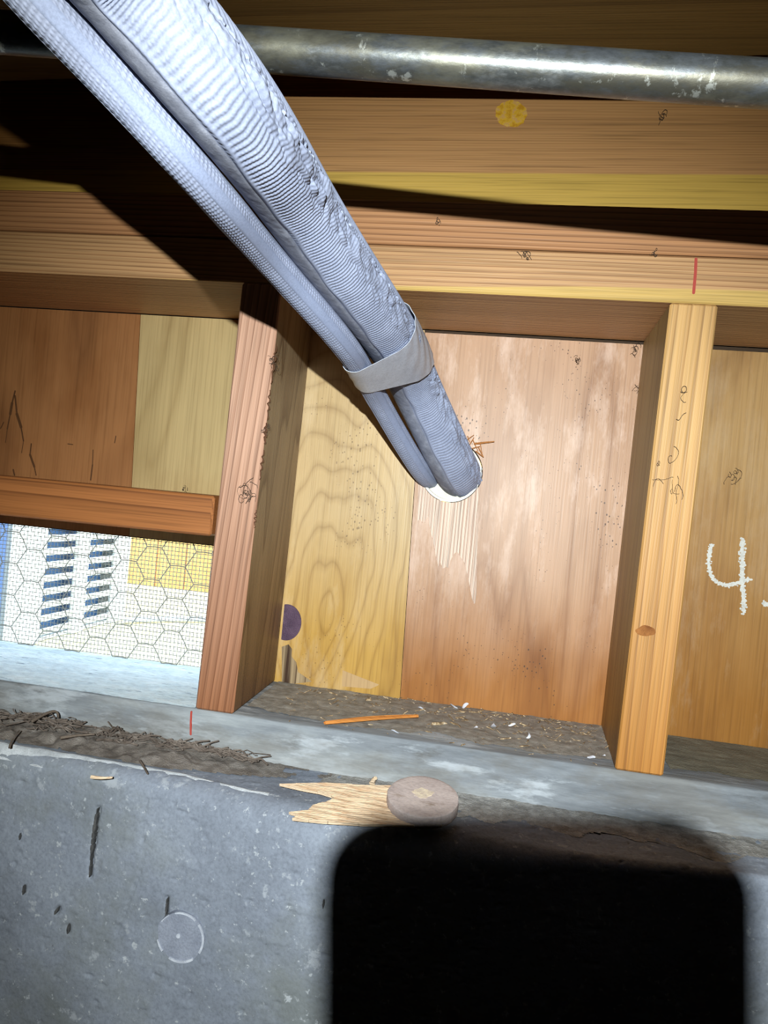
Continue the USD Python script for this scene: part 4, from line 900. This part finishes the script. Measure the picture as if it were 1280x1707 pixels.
# ------------------------------------------------------------------ cobwebs: dusty strands on the timbers
M_web = plain('dusty_web', lin(74, 58, 46), .9)
def web(px, py, y, size, n_, seed, lab, tall=1.3):
    r = np.random.default_rng(seed); c = hit(px, py, y=y); ms = []
    for q in range(n_):
        m_ = 22; a0 = r.uniform(0, 6.28); curl = r.normal(0, 4.5); ang_ = a0 + curl*np.linspace(0, 1, m_) + np.cumsum(r.normal(0, .25, m_))
        st_ = size*r.uniform(.5, 1.4)/m_
        px_, pz_ = np.cumsum(np.cos(ang_))*st_, np.cumsum(np.sin(ang_))*st_*tall
        o_ = r.normal(0, size*.28, 2)
        pts = np.stack([c[0] + o_[0] + px_ - px_.mean(), c[1]-.0008-.0012*r.random()+0*px_, c[2] + o_[1]*tall + pz_ - pz_.mean()], 1)
        ms.append(tube(pts, np.full(m_, r.uniform(.00010, .00026)), 4, False))
    single('cobweb', cat_(ms), M_web, lab, 'cobweb', group='cobwebs on the timbers')
web(414, 822, -D, .014, 16, 1, 'thick dusty cobweb tuft low on the pinkish stud')
web(458, 604, -D, .010, 8, 2, 'curled cobweb high on the right edge of the pinkish stud')
web(445, 718, -D, .007, 8, 3, 'small dark cobweb midway on the right edge of the pinkish stud')
web(874, 426, -D, .008, 8, 4, 'dark cobweb clump across the seam of the top plates')
web(1090, 420, -D, .006, 5, 5, 'faint cobweb on the plate seam left of the red mark')
web(1112, 780, -D, .016, 4, 6, 'loose cobweb midway on the golden stud', 1.8)
web(1124, 826, -D, .010, 4, 16, 'hanging cobweb strand below the loose one on the golden stud', 2.0)
web(1140, 660, -D, .020, 3, 7, 'fine cobweb across the upper golden stud')
web(960, 600, -.002, .006, 9, 8, 'small cobweb knot high on the reddish plywood')
web(1064, 648, -.002, .007, 9, 9, 'cobweb in the corner beside the golden stud')
web(1058, 582, -.002, .008, 9, 19, 'dusty cobweb under the plate in the corner by the golden stud')
web(1225, 790, -.002, .010, 8, 10, 'cobweb above the chalk four')
web(308, 815, -.004, .006, 7, 11, 'dark web scrap on top of the blocking timber')
c_ = on_joist(1102, 196)
web(1102, 196, c_[1], .008, 8, 12, 'dark cobweb on the joist right of the yellow mark')
web(728, 372, -D, .006, 4, 13, 'short curled cobweb on the upper top plate')

# ------------------------------------------------------------------ the phone that takes the picture (its shadow falls on the concrete) and the lamp
ph = thing('phone', 'black smartphone behind the lens, casting the rounded shadow on the concrete', 'phone', loc=tuple(CAM - FW*.012))
def to_cam(v): v = np.asarray(v); return CAM + v[:, :1]*RT + v[:, 1:2]*UP + v[:, 2:3]*FW
body = sbox(-.0219+.013, -.140+.013, .0536-.013, .0163-.013).buffer(.013, 24)
e = trimesh.creation.extrude_polygon(body, .0085, engine='earcut'); e.apply_translation([0, 0, -.0125]); e.vertices = to_cam(e.vertices); 
if e.volume < 0: e.invert()
M_ph = plain('phone_black', lin(18, 18, 20), .4)
part('body', e, M_ph, ph, smooth=30)
e = trimesh.creation.extrude_polygon(Point(0, 0).buffer(.0075, 32).difference(Point(0, 0).buffer(.0052, 32)), .003, engine='earcut'); e.apply_translation([0, 0, -.0045]); e.vertices = to_cam(e.vertices)
part('lens_ring', e, M_ph, ph)
e = trimesh.creation.extrude_polygon(body.buffer(-.003), .0004, engine='earcut'); e.apply_translation([0, 0, -.0129]); e.vertices = to_cam(e.vertices)
part('screen', e, plain('phone_screen', lin(10, 11, 14), .1), ph)
lp = thing('head_lamp', 'small black head lamp behind the camera that lights the wall', 'head lamp', loc=tuple(LAMP))
ax = (AIM-LAMP)/np.linalg.norm(AIM-LAMP)
part('housing', tube(np.array([LAMP-ax*.008, LAMP-ax*.010, LAMP-ax*.030, LAMP-ax*.034]), [.014, .016, .016, .012], 24), M_ph, lp, smooth=40)
print('scene ok')
